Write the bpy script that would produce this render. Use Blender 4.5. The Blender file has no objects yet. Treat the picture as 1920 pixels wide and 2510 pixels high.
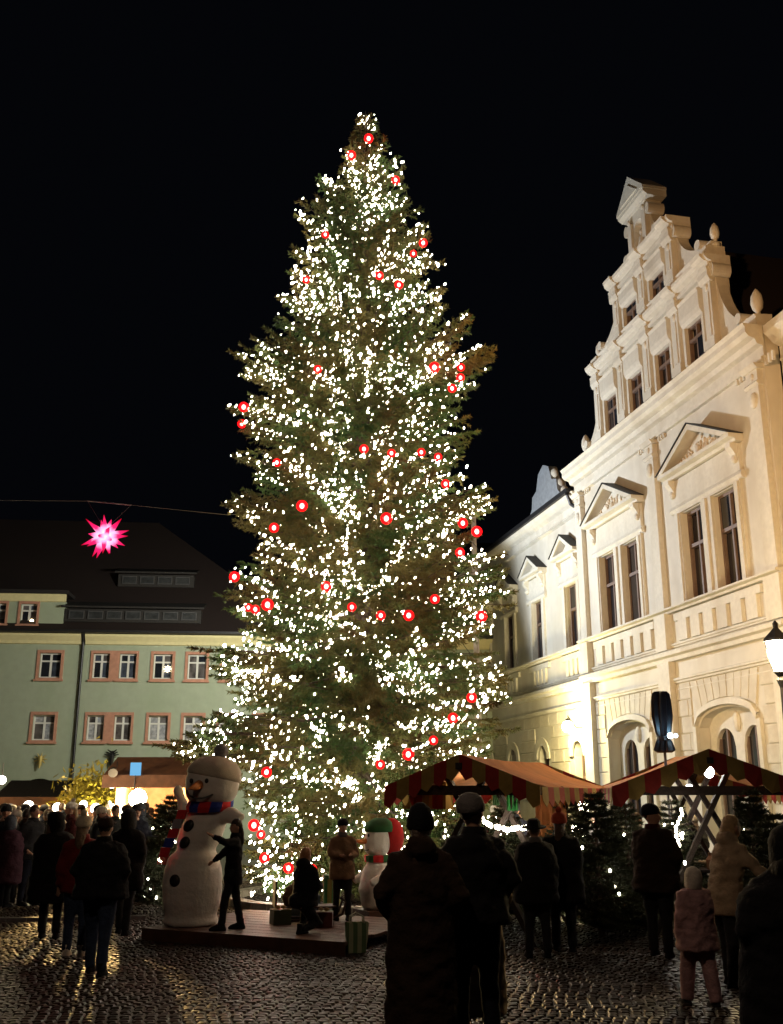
import bpy, bmesh, math, random
import numpy as np
from mathutils import Vector, Matrix, noise as mnoise
R = math.radians
random.seed(7); rng = np.random.default_rng(7)
sc = bpy.context.scene
col = sc.collection

# ------------------------------------------------------------------ camera, world, exposure
F, HC = 2450.0, 1.95
TH = math.atan(695 / F); CT, ST = math.cos(TH), math.sin(TH)
cam = bpy.data.objects.new('camera', bpy.data.cameras.new('camera')); col.objects.link(cam)
cam.data.sensor_fit = 'VERTICAL'; cam.data.sensor_height = 36; cam.data.lens = F / 2510 * 36
cam.location = (0, 0, HC); cam.rotation_euler = (R(90) + TH, 0, 0)
cam.data.clip_start = 0.1; cam.data.clip_end = 1000
sc.camera = cam
w = bpy.data.worlds.new('World'); sc.world = w; w.use_nodes = True
wb = w.node_tree.nodes['Background']
wb.inputs[0].default_value = (0.55, 0.65, 1.0, 1); wb.inputs[1].default_value = 0.0022
sc.view_settings.view_transform = 'Standard'; sc.view_settings.look = 'None'
sc.view_settings.exposure = 0.0; sc.view_settings.gamma = 1.0
sc.view_settings.use_curve_mapping = False
cy = sc.cycles
cy.use_denoising = True; cy.max_bounces = 5; cy.diffuse_bounces = 3; cy.glossy_bounces = 3
cy.transparent_max_bounces = 8; cy.sample_clamp_indirect = 3.0; cy.use_light_tree = True
cy.caustics_reflective = False; cy.caustics_refractive = False

def ray(x, y):
    u = (x - 960) / F; v = (1255 - y) / F
    return (u, CT - v * ST, ST + v * CT)
def at(x, y, Y):
    r = ray(x, y); t = Y / r[1]; return Vector((t * r[0], Y, HC + t * r[2]))
def on(x, y, z=0.0):
    r = ray(x, y); t = (z - HC) / r[2]; return Vector((t * r[0], t * r[1], z))

# ------------------------------------------------------------------ materials
MATS = {}
def mat(name, c, rough=.8, var=.15, scale=6, bump=0.0, bscale=30, metal=0, emit=None, es=0, spec=.5, wear=None):
    if name in MATS: return MATS[name]
    m = bpy.data.materials.new(name); m.use_nodes = True; nt = m.node_tree
    b = nt.nodes['Principled BSDF']; b.inputs['Roughness'].default_value = rough
    b.inputs['Metallic'].default_value = metal; b.inputs['Specular IOR Level'].default_value = spec
    tc = nt.nodes.new('ShaderNodeTexCoord')
    if var > 0:
        n = nt.nodes.new('ShaderNodeTexNoise'); n.inputs['Scale'].default_value = scale; n.inputs['Detail'].default_value = 6
        nt.links.new(tc.outputs['Object'], n.inputs['Vector'])
        r = nt.nodes.new('ShaderNodeValToRGB')
        r.color_ramp.elements[0].position = .3; r.color_ramp.elements[1].position = .7
        r.color_ramp.elements[0].color = tuple(x * (1 - var) for x in c) + (1,)
        r.color_ramp.elements[1].color = tuple(min(1, x * (1 + var)) for x in c) + (1,)
        nt.links.new(n.outputs['Fac'], r.inputs['Fac'])
        out = r.outputs['Color']
        if wear:
            n2 = nt.nodes.new('ShaderNodeTexNoise'); n2.inputs['Scale'].default_value = 1.1; n2.inputs['Detail'].default_value = 9
            mp = nt.nodes.new('ShaderNodeMapping'); mp.inputs['Scale'].default_value = (1, 1, .25)
            nt.links.new(tc.outputs['Object'], mp.inputs[0]); nt.links.new(mp.outputs[0], n2.inputs['Vector'])
            r2 = nt.nodes.new('ShaderNodeValToRGB'); r2.color_ramp.elements[0].position = .45; r2.color_ramp.elements[1].position = .75
            mx = nt.nodes.new('ShaderNodeMixRGB'); mx.inputs[2].default_value = wear + (1,)
            ml = nt.nodes.new('ShaderNodeMath'); ml.operation = 'MULTIPLY'; ml.inputs[1].default_value = .75
            nt.links.new(n2.outputs['Fac'], r2.inputs[0]); nt.links.new(r2.outputs[0], ml.inputs[0]); nt.links.new(ml.outputs[0], mx.inputs[0])
            nt.links.new(out, mx.inputs[1]); out = mx.outputs[0]
        nt.links.new(out, b.inputs['Base Color'])
    else:
        b.inputs['Base Color'].default_value = tuple(c) + (1,)
    if bump:
        n = nt.nodes.new('ShaderNodeTexNoise'); n.inputs['Scale'].default_value = bscale; n.inputs['Detail'].default_value = 4
        nt.links.new(tc.outputs['Object'], n.inputs['Vector'])
        bp = nt.nodes.new('ShaderNodeBump'); bp.inputs['Strength'].default_value = bump; bp.inputs['Distance'].default_value = .02
        nt.links.new(n.outputs['Fac'], bp.inputs['Height']); nt.links.new(bp.outputs[0], b.inputs['Normal'])
    if emit:
        b.inputs['Emission Color'].default_value = tuple(emit) + (1,); b.inputs['Emission Strength'].default_value = es
    MATS[name] = m
    return m
def stripes(name, c1, c2, scale, axis=0):
    m = mat(name, c1, .9, 0); nt = m.node_tree; b = nt.nodes['Principled BSDF']
    tc = nt.nodes.new('ShaderNodeTexCoord'); sx = nt.nodes.new('ShaderNodeSeparateXYZ')
    nt.links.new(tc.outputs['Object'], sx.inputs[0])
    mm = nt.nodes.new('ShaderNodeMath'); mm.operation = 'MULTIPLY'; mm.inputs[1].default_value = scale
    fr = nt.nodes.new('ShaderNodeMath'); fr.operation = 'FRACT'
    gt = nt.nodes.new('ShaderNodeMath'); gt.operation = 'GREATER_THAN'; gt.inputs[1].default_value = .5
    mx = nt.nodes.new('ShaderNodeMixRGB'); mx.inputs[1].default_value = c1 + (1,); mx.inputs[2].default_value = c2 + (1,)
    nt.links.new(sx.outputs[axis], mm.inputs[0]); nt.links.new(mm.outputs[0], fr.inputs[0]); nt.links.new(fr.outputs[0], gt.inputs[0])
    nt.links.new(gt.outputs[0], mx.inputs[0]); nt.links.new(mx.outputs[0], b.inputs['Base Color'])
    return m
def glow(name, c, s, sample=True):
    if name in MATS: return MATS[name]
    m = bpy.data.materials.new(name); m.use_nodes = True; nt = m.node_tree; nt.nodes.clear()
    e = nt.nodes.new('ShaderNodeEmission'); e.inputs[0].default_value = tuple(c) + (1,); e.inputs[1].default_value = s
    o = nt.nodes.new('ShaderNodeOutputMaterial'); nt.links.new(e.outputs[0], o.inputs[0])
    if not sample: m.cycles.emission_sampling = 'NONE'
    MATS[name] = m
    return m

plaster = mat('hall_plaster', (.62, .595, .515), .85, .06, 2.5, .25, 60, wear=(.50, .45, .35))
plaster_trim = mat('hall_trim', (.64, .615, .53), .8, .07, 8, .25, 50, wear=(.48, .43, .33))
stone_m = mat('hall_block', (.60, .565, .47), .88, .10, 3, .4, 40, wear=(.46, .40, .3))
green_wall = mat('green_plaster', (.325, .37, .285), .9, .06, 3, .2, 50, wear=(.27, .33, .23))
yellow_trim = mat('yellow_trim', (.66, .60, .34), .85, .06, 5)
pink_trim = mat('pink_stone', (.43, .215, .15), .85, .12, 6)
white_wood = mat('white_wood', (.62, .62, .60), .6, .05, 8)
brown_wood = mat('brown_window_wood', (.17, .115, .085), .6, .15, 8)
dark_glass = mat('window_glass', (.016, .018, .024), .06, .3, 2, .03, 5, spec=.8)
curtain_glass = mat('curtained_glass', (.30, .31, .34), .25, .4, 9, spec=.6)
roof_red = mat('roof_tiles', (.011, .0045, .004), .8, .35, 20, .6, 30)
roof_dark = mat('roof_slate', (.012, .010, .010), .7, .3, 15, .5, 30)
metal_dark = mat('dark_metal', (.03, .03, .033), .45, .2, 10, metal=.6)
metal_grey = mat('grey_metal', (.22, .22, .22), .5, .1, 10, metal=.5)
timber = mat('dark_timber', (.022, .012, .008), .75, .35, 14, .5, 40)
canvas_o = mat('orange_canvas', (.52, .20, .06), .9, .15, 4, .3, 12, wear=(.27, .11, .04))
flap_red = mat('red_canvas', (.30, .022, .016), .9, .15, 8, .2, 20)
flap_yel = mat('mustard_canvas', (.30, .20, .05), .9, .15, 8, .2, 20)
bark = mat('bark', (.07, .045, .03), .95, .35, 10, .8, 20)
skin = mat('skin', (.46, .26, .18), .6, .08, 12)
black_m = mat('black_plastic', (.012, .012, .012), .5, .2, 9)

# ------------------------------------------------------------------ mesh builder
class MB:
    def __init__(s): s.v = []; s.f = []; s.mi = []; s.cur = 0
    def add(s, vs, fs):
        o = len(s.v); s.v += [tuple(p) for p in vs]; s.f += [tuple(i + o for i in f) for f in fs]; s.mi += [s.cur] * len(fs); return s
    def box(s, x0, x1, y0, y1, z0, z1, M=None):
        p = [Vector((x, y, z)) for z in (z0, z1) for y in (y0, y1) for x in (x0, x1)]
        if M: p = [M @ q for q in p]
        return s.add(p, [(0, 2, 3, 1), (4, 5, 7, 6), (0, 1, 5, 4), (1, 3, 7, 5), (3, 2, 6, 7), (2, 0, 4, 6)])
    def beam(s, a, b, wd, ht=None):
        a, b = Vector(a), Vector(b); d = b - a; ht = ht or wd
        q = d.to_track_quat('Z', 'Y').to_matrix().to_4x4(); q.translation = a
        return s.box(-wd / 2, wd / 2, -ht / 2, ht / 2, 0, d.length, q)
    def prism(s, poly, y0, y1, M=None):            # poly in (x,z), extruded along y
        n = len(poly); p = [Vector((x, y0, z)) for x, z in poly] + [Vector((x, y1, z)) for x, z in poly]
        if M: p = [M @ q for q in p]
        return s.add(p, [tuple(range(n)), tuple(range(2 * n - 1, n - 1, -1))] + [((i + 1) % n, i, i + n, (i + 1) % n + n) for i in range(n)])
    def mold(s, prof, x0, x1):                     # prof in (y,z), extruded along x
        n = len(prof); p = [(x0, y, z) for y, z in prof] + [(x1, y, z) for y, z in prof]
        return s.add(p, [tuple(range(n)), tuple(range(2 * n - 1, n - 1, -1))] + [((i + 1) % n, i, i + n, (i + 1) % n + n) for i in range(n)])
    def tube(s, pts, rad, n=8, flat=1.0, cap=True):
        pts = [Vector(p) for p in pts]; k = len(pts)
        if not hasattr(rad, '__len__'): rad = [rad] * k
        prev = None; vs = []
        for i, p in enumerate(pts):
            t = (pts[min(i + 1, k - 1)] - pts[max(i - 1, 0)]).normalized()
            if prev is None: prev = t.orthogonal().normalized()
            u = (prev - t * prev.dot(t)).normalized(); w_ = t.cross(u); prev = u
            for j in range(n):
                a = 2 * math.pi * j / n; vs.append(p + (u * math.cos(a) + w_ * math.sin(a) * flat) * rad[i])
        fs = [(i * n + j, i * n + (j + 1) % n, (i + 1) * n + (j + 1) % n, (i + 1) * n + j) for i in range(k - 1) for j in range(n)]
        if cap: fs += [tuple(range(n - 1, -1, -1)), tuple((k - 1) * n + j for j in range(n))]
        return s.add(vs, fs)
    def loft(s, rings, n=16, rot=0):                # rings (cx,cy,cz,rx,ry)
        vs = []; k = len(rings)
        for cx, cy_, cz, rx, ry in rings:
            for j in range(n):
                a = 2 * math.pi * j / n + rot; vs.append((cx + rx * math.cos(a), cy_ + ry * math.sin(a), cz))
        fs = [(i * n + j, i * n + (j + 1) % n, (i + 1) * n + (j + 1) % n, (i + 1) * n + j) for i in range(k - 1) for j in range(n)]
        fs += [tuple(range(n - 1, -1, -1)), tuple((k - 1) * n + j for j in range(n))]
        return s.add(vs, fs)
    def ball(s, c, rx, ry=None, rz=None, n=12, m=8, M=None):
        ry = ry or rx; rz = rz or rx; c = Vector(c); vs = [Vector((0, 0, -rz))]
        for i in range(1, m):
            a = math.pi * i / m - math.pi / 2
            for j in range(n):
                b = 2 * math.pi * j / n; vs.append(Vector((rx * math.cos(a) * math.cos(b), ry * math.cos(a) * math.sin(b), rz * math.sin(a))))
        vs.append(Vector((0, 0, rz)))
        if M: vs = [M @ q for q in vs]
        vs = [q + c for q in vs]
        fs = [(0, 1 + (j + 1) % n, 1 + j) for j in range(n)]
        fs += [(1 + i * n + j, 1 + i * n + (j + 1) % n, 1 + (i + 1) * n + (j + 1) % n, 1 + (i + 1) * n + j) for i in range(m - 2) for j in range(n)]
        t = len(vs) - 1; fs += [(t, 1 + (m - 2) * n + j, 1 + (m - 2) * n + (j + 1) % n) for j in range(n)]
        return s.add(vs, fs)
    def mesh(s, name='m', smooth=False):
        me = bpy.data.meshes.new(name); me.from_pydata(s.v, [], s.f)
        if any(s.mi): me.polygons.foreach_set('material_index', s.mi)
        if smooth: me.polygons.foreach_set('use_smooth', [True] * len(me.polygons))
        return me
def obj(name, mb, m=None, parent=None, smooth=False, **kw):
    me = mb.mesh(name, smooth) if isinstance(mb, MB) else mb
    if m is not None and len(me.materials) == 0:
        for x in (m if isinstance(m, (list, tuple)) else [m]): me.materials.append(x)
    o = bpy.data.objects.new(name, me); col.objects.link(o)
    if parent: o.parent = parent
    for k, v in kw.items(): o[k] = v
    return o
def thing(name, label, cat, loc=(0, 0, 0), rz=0, group=None, scale=1):
    o = bpy.data.objects.new(name, None); col.objects.link(o); o.empty_display_size = .2
    o.location = loc; o.rotation_euler = (0, 0, rz); o.scale = (scale,) * 3
    o['label'] = label; o['category'] = cat
    if group: o['group'] = group
    return o
def tag(o, label, cat, group=None):
    o['label'] = label; o['category'] = cat
    if group: o['group'] = group
    return o
def dup(o, loc, rz, label=None, scale=None, parent=None):
    c = o.copy(); col.objects.link(c); c.parent = parent
    if parent is None:
        c.location = loc; c.rotation_euler = (0, 0, rz)
        if scale: c.scale = (scale,) * 3
        if label: c['label'] = label
    for ch in list(o.children): dup(ch, None, None, parent=c)
    return c
shop = bpy.data.scenes.new('workshop')
def fuse(mb, vox, it=3, amp=0.0, sc_=9.0, seed=0):      # join overlapping pieces into one continuous skin
    me = mb.mesh('t'); o = bpy.data.objects.new('t', me); shop.collection.objects.link(o)
    m = o.modifiers.new('r', 'REMESH'); m.mode = 'VOXEL'; m.voxel_size = vox
    if it:
        m2 = o.modifiers.new('s', 'SMOOTH'); m2.iterations = it; m2.factor = .5
    
    with bpy.context.temp_override(scene=shop, view_layer=shop.view_layers[0]):
        dg = bpy.context.evaluated_depsgraph_get(); r = bpy.data.meshes.new_from_object(o.evaluated_get(dg))
    bpy.data.objects.remove(o); bpy.data.meshes.remove(me)
    if amp:
        off = Vector((seed * 3.1, seed * 1.7, 0))
        for v in r.vertices:
            p = v.co; q = Vector((p.x * sc_, p.y * sc_, p.z * sc_ * 1.6)) + off
            v.co = p + v.normal * amp * (mnoise.noise(q) + .5 * mnoise.noise(q * 2.3))
    r.polygons.foreach_set('use_smooth', [True] * len(r.polygons)); r.materials.clear()
    return r
def wall_grid(mb, x0, x1, z0, z1, y0, y1, holes):  # solid wall with rectangular openings
    xs = sorted({x0, x1} | {h[0] for h in holes} | {h[1] for h in holes}); zs = sorted({z0, z1} | {h[2] for h in holes} | {h[3] for h in holes})
    xs = [x for x in xs if x0 <= x <= x1]; zs = [z for z in zs if z0 <= z <= z1]
    def inside(i, j):
        if not (0 <= i < len(xs) - 1 and 0 <= j < len(zs) - 1): return False
        cx = (xs[i] + xs[i + 1]) / 2; cz = (zs[j] + zs[j + 1]) / 2
        return not any(h[0] < cx < h[1] and h[2] < cz < h[3] for h in holes)
    for i in range(len(xs) - 1):
        for j in range(len(zs) - 1):
            if not inside(i, j): continue
            a, b, c, d = xs[i], xs[i + 1], zs[j], zs[j + 1]
            mb.add([(a, y0, c), (b, y0, c), (b, y0, d), (a, y0, d)], [(0, 1, 2, 3)]); mb.add([(a, y1, c), (b, y1, c), (b, y1, d), (a, y1, d)], [(3, 2, 1, 0)])
            if not inside(i - 1, j): mb.add([(a, y0, c), (a, y0, d), (a, y1, d), (a, y1, c)], [(0, 1, 2, 3)])
            if not inside(i + 1, j): mb.add([(b, y0, c), (b, y0, d), (b, y1, d), (b, y1, c)], [(3, 2, 1, 0)])
            if not inside(i, j - 1): mb.add([(a, y0, c), (b, y0, c), (b, y1, c), (a, y1, c)], [(3, 2, 1, 0)])
            if not inside(i, j + 1): mb.add([(a, y0, d), (b, y0, d), (b, y1, d), (a, y1, d)], [(0, 1, 2, 3)])
    return mb
def arch_top(mb, a, b, zs, rise, zt, y0, y1, n=12):  # infill between a segmental or round arch and a flat top
    pts = []
    for i in range(n + 1):
        t = -1 + 2 * i / n; pts.append((a + (b - a) * i / n, zs + rise * math.sqrt(max(0, 1 - t * t))))
    for (xa, za), (xb, zb) in zip(pts, pts[1:]):
        mb.add([(xa, y0, za), (xb, y0, zb), (xb, y0, zt), (xa, y0, zt), (xa, y1, za), (xb, y1, zb), (xb, y1, zt), (xa, y1, zt)],
               [(0, 1, 2, 3), (7, 6, 5, 4), (0, 4, 5, 1), (3, 2, 6, 7)])
    return pts

# ------------------------------------------------------------------ ground
gm = mat('wet_ground', (.02, .013, .008), .42, .5, 1.5, .5, 25)
g = obj('ground', MB().add([(-150, -20, 0), (150, -20, 0), (150, 200, 0), (-150, 200, 0)], [(0, 1, 2, 3)]), gm, kind='structure')
cobm = mat('cobblestone', (.019, .0105, .006), .42, .7, 4, .2, 30, spec=.22)
def cobble(mb, x, y, a, b, h):
    j = lambda s: random.uniform(-s, s); i = .012; t = (j(.004), j(.004), j(.004), j(.004))
    mb.add([(x - a, y - b, 0), (x + a, y - b, 0), (x + a, y + b, 0), (x - a, y + b, 0),
            (x - a + i, y - b + i, h + t[0]), (x + a - i, y - b + i, h + t[1]), (x + a - i, y + b - i, h + t[2]), (x - a + i, y + b - i, h + t[3]), (x + j(.01), y + j(.01), h + .005)],
           [(0, 1, 5, 4), (1, 2, 6, 5), (2, 3, 7, 6), (3, 0, 4, 7), (4, 5, 8), (5, 6, 8), (6, 7, 8), (7, 4, 8)])
cells = []
y = 8.6; row = 0
while y < 25:
    wmax = y * .46 + .5; x = -wmax + random.random() * .1
    while x < wmax:
        cells.append((y, x, row)); x += random.uniform(.105, .117)
    y += .102; row += 1
near = [c for c in cells if 9.55 < c[0] < 10.45 and -3.4 < c[1] < 3.6]
near = near[:300]; ns = set(near)
variants = []
for k in range(8):
    m = MB(); cobble(m, 0, 0, .05, .046, .018); variants.append(m.mesh('cobblestone')); variants[-1].materials.append(cobm)
for (y, x, r_) in near:
    o = bpy.data.objects.new('cobblestone', random.choice(variants)); col.objects.link(o); o.parent = g
    o.location = (x, y + .02 * math.sin(x * 3), .002); o.rotation_euler.z = random.uniform(-.08, .08) + random.choice((0, math.pi))
m = MB()
for c in cells:
    if c in ns: continue
    cobble(m, c[1], c[0] + .02 * math.sin(c[1] * 3), random.uniform(.044, .052), .046, random.uniform(.014, .023))
obj('cobblestones', m, cobm, g, kind='stuff')

# ------------------------------------------------------------------ town hall (right)
HX, HY = 9.3, 23.0
hall = thing('town_hall', 'cream town hall with tall stepped Renaissance gable and pedimented windows', 'building', (HX, HY, 0), math.atan2(.9767, -.2148))
CX = 5.85
def hp(name, mb, m=plaster_trim, parent=None, **k): return obj(name, mb, m, parent or hall, **k)
# local axes: x = along the facade away from the camera, y = outward to the square
bays = [3.2, 8.85]
holes = []
for c in bays: holes += [(c - 1.45, c - .3, 7.1, 9.7), (c + .25, c + 1.4, 7.1, 9.7), (c - 1.45, c + 1.45, .9, 4.25)]
m = wall_grid(MB(), 0, 12, 0, 13.3, -.45, 0, holes)
for c in bays: arch_top(m, c - 1.45, c + 1.45, 3.7, .45, 4.25, -.45, -.004)
hp('wall', m, plaster)
wx = [13.6, 17.15, 20.6, 24.0, 27.4]
holes = []
for c in wx: holes += [(c - .55, c + .55, 7.1, 9.5), (c - .5, c + .5, 1.2, 3.95)]
m = wall_grid(MB(), 12, 34, 0, 12.3, -.75, -.3, holes)
for c in wx: arch_top(m, c - .5, c + .5, 3.3, .55, 3.95, -.75, -.304)
hp('wall', m, plaster)
hp('wall', wall_grid(MB(), -9, 0, 0, 13.3, -.95, -.5, [(-3.6, -2.4, 7.1, 9.7), (-6.6, -5.4, 7.1, 9.7)]), plaster)
m = MB(); m.box(-9, 34, -13, -12.6, 0, 12.2); m.box(33.6, 34, -12.6, -.76, 0, 12.2); m.box(-9, -8.6, -12.6, -.96, 0, 12.2)
hp('wall', m, plaster)
# roofs
m = MB(); m.prism([(1.5, 13.6), (CX, 19.2), (10.2, 13.6)], -12, -.62); hp('roof', m, roof_red)
m = MB(); m.mold([(-.1, 12.75), (-6.5, 18), (-12.8, 12.75)], 12.02, 34); hp('roof', m, roof_dark)
m = MB(); m.mold([(-.6, 13.7), (-6.5, 18), (-12.8, 13.7)], -9, .4); hp('roof', m, roof_red)
# window builder inside an opening
def hall_window(c, w_, z0, z1, yb, par=hall, trans=.62, arched=False):
    fr = MB(); t = .07; y0, y1 = yb - .05, yb + .05; a, b = c - w_ / 2, c + w_ / 2
    fr.box(a, a + t, y0, y1, z0, z1); fr.box(b - t, b, y0, y1, z0, z1)
    fr.box(a + t, b - t, y0, y1, z0, z0 + t); fr.box(a + t, b - t, y0, y1, z1 - t, z1)
    zt = z0 + (z1 - z0) * trans
    fr.box(a + t, b - t, y0, y1 + .03, zt - .05, zt + .05); fr.box(c - .035, c + .035, y0, y1 + .01, z0 + t, zt - .05); fr.box(c - .03, c + .03, y0, y1 + .01, zt + .05, z1 - t)
    wn = hp('window', fr, brown_wood, par)
    for (p, q, r_, s) in ((a + t, c - .035, z0 + t, zt - .05), (c + .035, b - t, z0 + t, zt - .05), (a + t, c - .03, zt + .05, z1 - t), (c + .03, b - t, zt + .05, z1 - t)):
        o = obj('pane', MB().box(p, q, -.008, .008, r_, s), dark_glass, wn); o.location.y = yb - .02; o.rotation_euler.x = random.uniform(-.006, .006)
    for sd in (-1, 1):
        cur = MB()
        n = 9; xx = [c + sd * (w_ / 2 - .02) - sd * i * .035 for i in range(n)]
        for i in range(n - 1):
            ya = yb - .2 - .03 * (i % 2); yc = yb - .2 - .03 * ((i + 1) % 2)
            cur.add([(xx[i], ya, z0 + .05), (xx[i + 1], yc, z0 + .05), (xx[i + 1], yc, z1 - .05), (xx[i], ya, z1 - .05)], [(0, 1, 2, 3)])
        obj('curtain', cur, mat('net_curtain', (.42, .44, .5), .9, .1, 6), wn)
    return wn
for c in bays:
    for k in (-.875, .825): hall_window(c + k, 1.15, 7.1, 9.7, -.19)
for c in wx:
    hall_window(c, 1.1, 7.1, 9.5, -.48); hall_window(c, 1.0, 1.2, 3.95, -.62, trans=.5)
for c in (-3.0, -6.0): hall_window(c, 1.2, 7.1, 9.7, -.8)
m = MB(); m.box(-8.5, 33.5, -1.9, -1.85, 0, 12.2); hp('wall', m, mat('dark_room', (.05, .04, .035), .9))
# window surrounds + pediments
orn = mat('pediment_relief', (.56, .48, .36), .9, .2, 20)
def pediment(c, hw, z0, h, yb, relief=True, dp=.42):
    m = MB()
    m.box(c - hw + .12, c + hw - .12, yb, yb + .10, z0 - .75, z0 - .02)            # frieze
    m.mold([(yb, z0 - .98), (yb + .10, z0 - .95), (yb + .14, z0 - .86), (yb + .1, z0 - .76), (yb, z0 - .76)], c - hw + .05, c + hw - .05)
    m.mold([(yb, z0), (yb + dp * .5, z0), (yb + dp * .6, z0 + .07), (yb + dp, z0 + .1), (yb + dp, z0 + .2), (yb, z0 + .2)], c - hw, c + hw)
    p = hp('pediment', m)
    for sd in (-1, 1):                                                              # raking cornice
        r_ = MB(); x0 = c + sd * hw; t = .17
        poly = [(x0, z0 + .203), (c, z0 + h + .2), (c, z0 + h - t + .2), (x0 - sd * t * 1.9, z0 + .203)]
        if sd > 0: poly = poly[::-1]
        r_.prism(poly, yb, yb + dp + .02); obj('raking_cornice', r_, plaster_trim, p)
        l_ = MB(); poly = [(x0 + sd * .05, z0 + .21), (c, z0 + h + .24), (c, z0 + h + .203), (x0, z0 + .206)]
        if sd > 0: poly = poly[::-1]
        l_.prism(poly, yb, yb + dp + .06); obj('lead_cover', l_, roof_dark, p)
        k = MB(); xa = c + sd * (hw - .28)
        k.mold([(yb, z0 - .62), (yb + .07, z0 - .6), (yb + .12, z0 - .45), (yb + .2, z0 - .25), (yb + .3, z0 - .12), (yb + .3, z0 - .004), (yb, z0 - .004)], xa - .12, xa + .12)
        k.ball((xa, yb + .13, z0 - .42), .13, .09, .12, 8, 6)
        obj('console', k, plaster_trim, p)
    if relief:
        b = MB(); hh = h - .2
        for i in range(70):
            u = random.uniform(-1, 1) * (hw - .3); zz = z0 + .22 + random.random() * max(0.02, hh * (1 - abs(u) / (hw - .2)) - .1)
            a = random.uniform(-.6, .6) + (u > 0) * .8 - .4; M = Matrix.Translation((c + u, yb + .1, zz)) @ Matrix.Rotation(a, 4, 'Y')
            b.ball((0, 0, 0), .035, .05, .1, 6, 4, None); n = 6 * 3 + 2
            b.v[-n:] = [tuple(M @ Vector(q)) for q in b.v[-n:]]
        b.ball((c, yb + .12, z0 + .38), .13, .1, .19, 8, 6)
        obj('relief', b, orn, p, smooth=True, kind='stuff')
    f = MB(); poly = [(c - hw + .3, z0 + .203), (c + hw - .3, z0 + .203), (c, z0 + h - .02)]
    f.prism(poly, yb, yb + .09); obj('tympanum', f, plaster, p)
    return p
for c in bays:
    zt = 9.72
    for a, b in ((c - 1.75, c - 1.46), (c - .29, c + .24), (c + 1.41, c + 1.7)):
        q_ = hp('window_surround', MB().box(a, b, .0, .09, 7.12, zt))
        if b - a < .4: obj('fillet', MB().box(a + .06, a + .15, .091, .13, 7.12, zt), plaster_trim, q_)
        else: obj('fillet', MB().box(a + .2, a + .33, .091, .15, 7.12, zt), plaster_trim, q_)
    hp('lintel', MB().box(c - 1.75, c + 1.7, 0, .093, zt, 9.98))
    pediment(c - .02, 1.95, 10.72, .95, .0)
for c in wx:
    for a, b in ((c - .8, c - .56), (c + .56, c + .8)): hp('window_surround', MB().box(a, b, -.3, -.21, 7.12, 9.52))
    hp('lintel', MB().box(c - .8, c + .8, -.3, -.207, 9.52, 9.8))
    pediment(c, 1.12, 10.45, .68, -.3, relief=False, dp=.38)
# pilasters of the upper floor, with plinths, capitals
def pilaster(x, yb=0, top=12.35, w_=.5, pr=.16):
    m = MB(); m.box(x - w_ / 2, x + w_ / 2, yb, yb + pr, 7.15, top - .55)
    m.mold([(yb, top - .55), (yb + pr + .02, top - .55), (yb + pr + .07, top - .48), (yb + pr + .02, top - .42), (yb, top - .42)], x - w_ / 2 - .04, x + w_ / 2 + .04)
    m.box(x - w_ / 2, x + w_ / 2, yb, yb + pr, top - .42, top - .12)
    m.mold([(yb, top - .12), (yb + pr + .04, top - .12), (yb + pr + .14, top), (yb, top)], x - w_ / 2 - .08, x + w_ / 2 + .08)
    m.box(x - w_ / 2 - .08, x + w_ / 2 + .08, yb, yb + pr + .06, 5.95, 7.0)
    m.box(x - w_ / 2 - .1, x + w_ / 2 + .1, yb, yb + pr + .05, 0, 5.62)
    m.ball((x, yb + pr, top - .9), .17, .1, .22, 10, 6); m.ball((x, yb + pr, top - .27), .1, .05, .1, 8, 5)
    hp('pilaster', m)
    for sd in (-1, 1):
        g_ = MB()
        for i in range(3): g_.box(x + sd * (.5 + i * .16) - .035, x + sd * (.5 + i * .16) + .035, yb, yb + .07, top - .12, top + .12)
        hp('guttae', g_, kind='stuff')
for x in (.35, 6.05, 11.65): pilaster(x)
pilaster(12.45, -.3, 12.2, .4, .12); 
# courses: sill, string, band, entablature
def course(x0, x1, yb, z, h, p, nm='string_course'):
    hp(nm, MB().mold([(yb, z), (yb + p * .5, z), (yb + p * .6, z + h * .35), (yb + p, z + h * .5), (yb + p, z + h * .85), (yb + p * .8, z + h), (yb, z + h)], x0, x1))
for x0, x1, yb in ((0, 12, 0), (12.01, 34, -.3), (-9, -.01, -.5)):
    course(x0 - (.0), x1, yb, 6.98, .15, .30, 'sill_course'); course(x0, x1, yb, 5.62, .30, .28); course(x0, x1, yb, 5.0, .14, .12, 'band')
    course(x0, x1, yb, 6.0, .12, .1, 'band')
course(0, 12, 0, 4.78, .06, .05, 'band')
hp('cornice', MB().mold([(0, 12.36), (.12, 12.36), (.14, 12.48), (.05, 12.5), (.05, 12.78), (.2, 12.82), (.26, 12.95), (.42, 13.0), (.5, 13.1), (.5, 13.24), (.56, 13.34), (0, 13.34)], -.1, 12.1))
hp('cornice', MB().mold([(-.5, 12.36), (-.36, 12.4), (-.4, 12.5), (-.4, 12.78), (-.25, 12.85), (-.1, 13.0), (0, 13.1), (0, 13.3), (-.5, 13.34)], -9, -.12))
hp('cornice', MB().mold([(-.3, 11.9), (-.16, 11.95), (-.2, 12.05), (-.2, 12.3), (-.05, 12.38), (.1, 12.5), (.16, 12.62), (-.3, 12.7)], 12.11, 34))
gt = MB(); gt.mold([(.08, 12.63), (.26, 12.63), (.3, 12.78), (.08, 12.78)], 12.3, 34)
gt.tube([(12.45, .2, 12.7), (12.3, .24, 12.5), (12.35, .1, 12.2), (12.15, -.02, 12.0), (12.15, -.15, 11.7)], .07, 8); hp('gutter', gt, metal_dark)
hp('parapet', MB().mold([(-.35, 13.34), (.12, 13.34), (.12, 13.6), (.17, 13.66), (-.35, 13.7)], -.05, 12.05))
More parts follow.
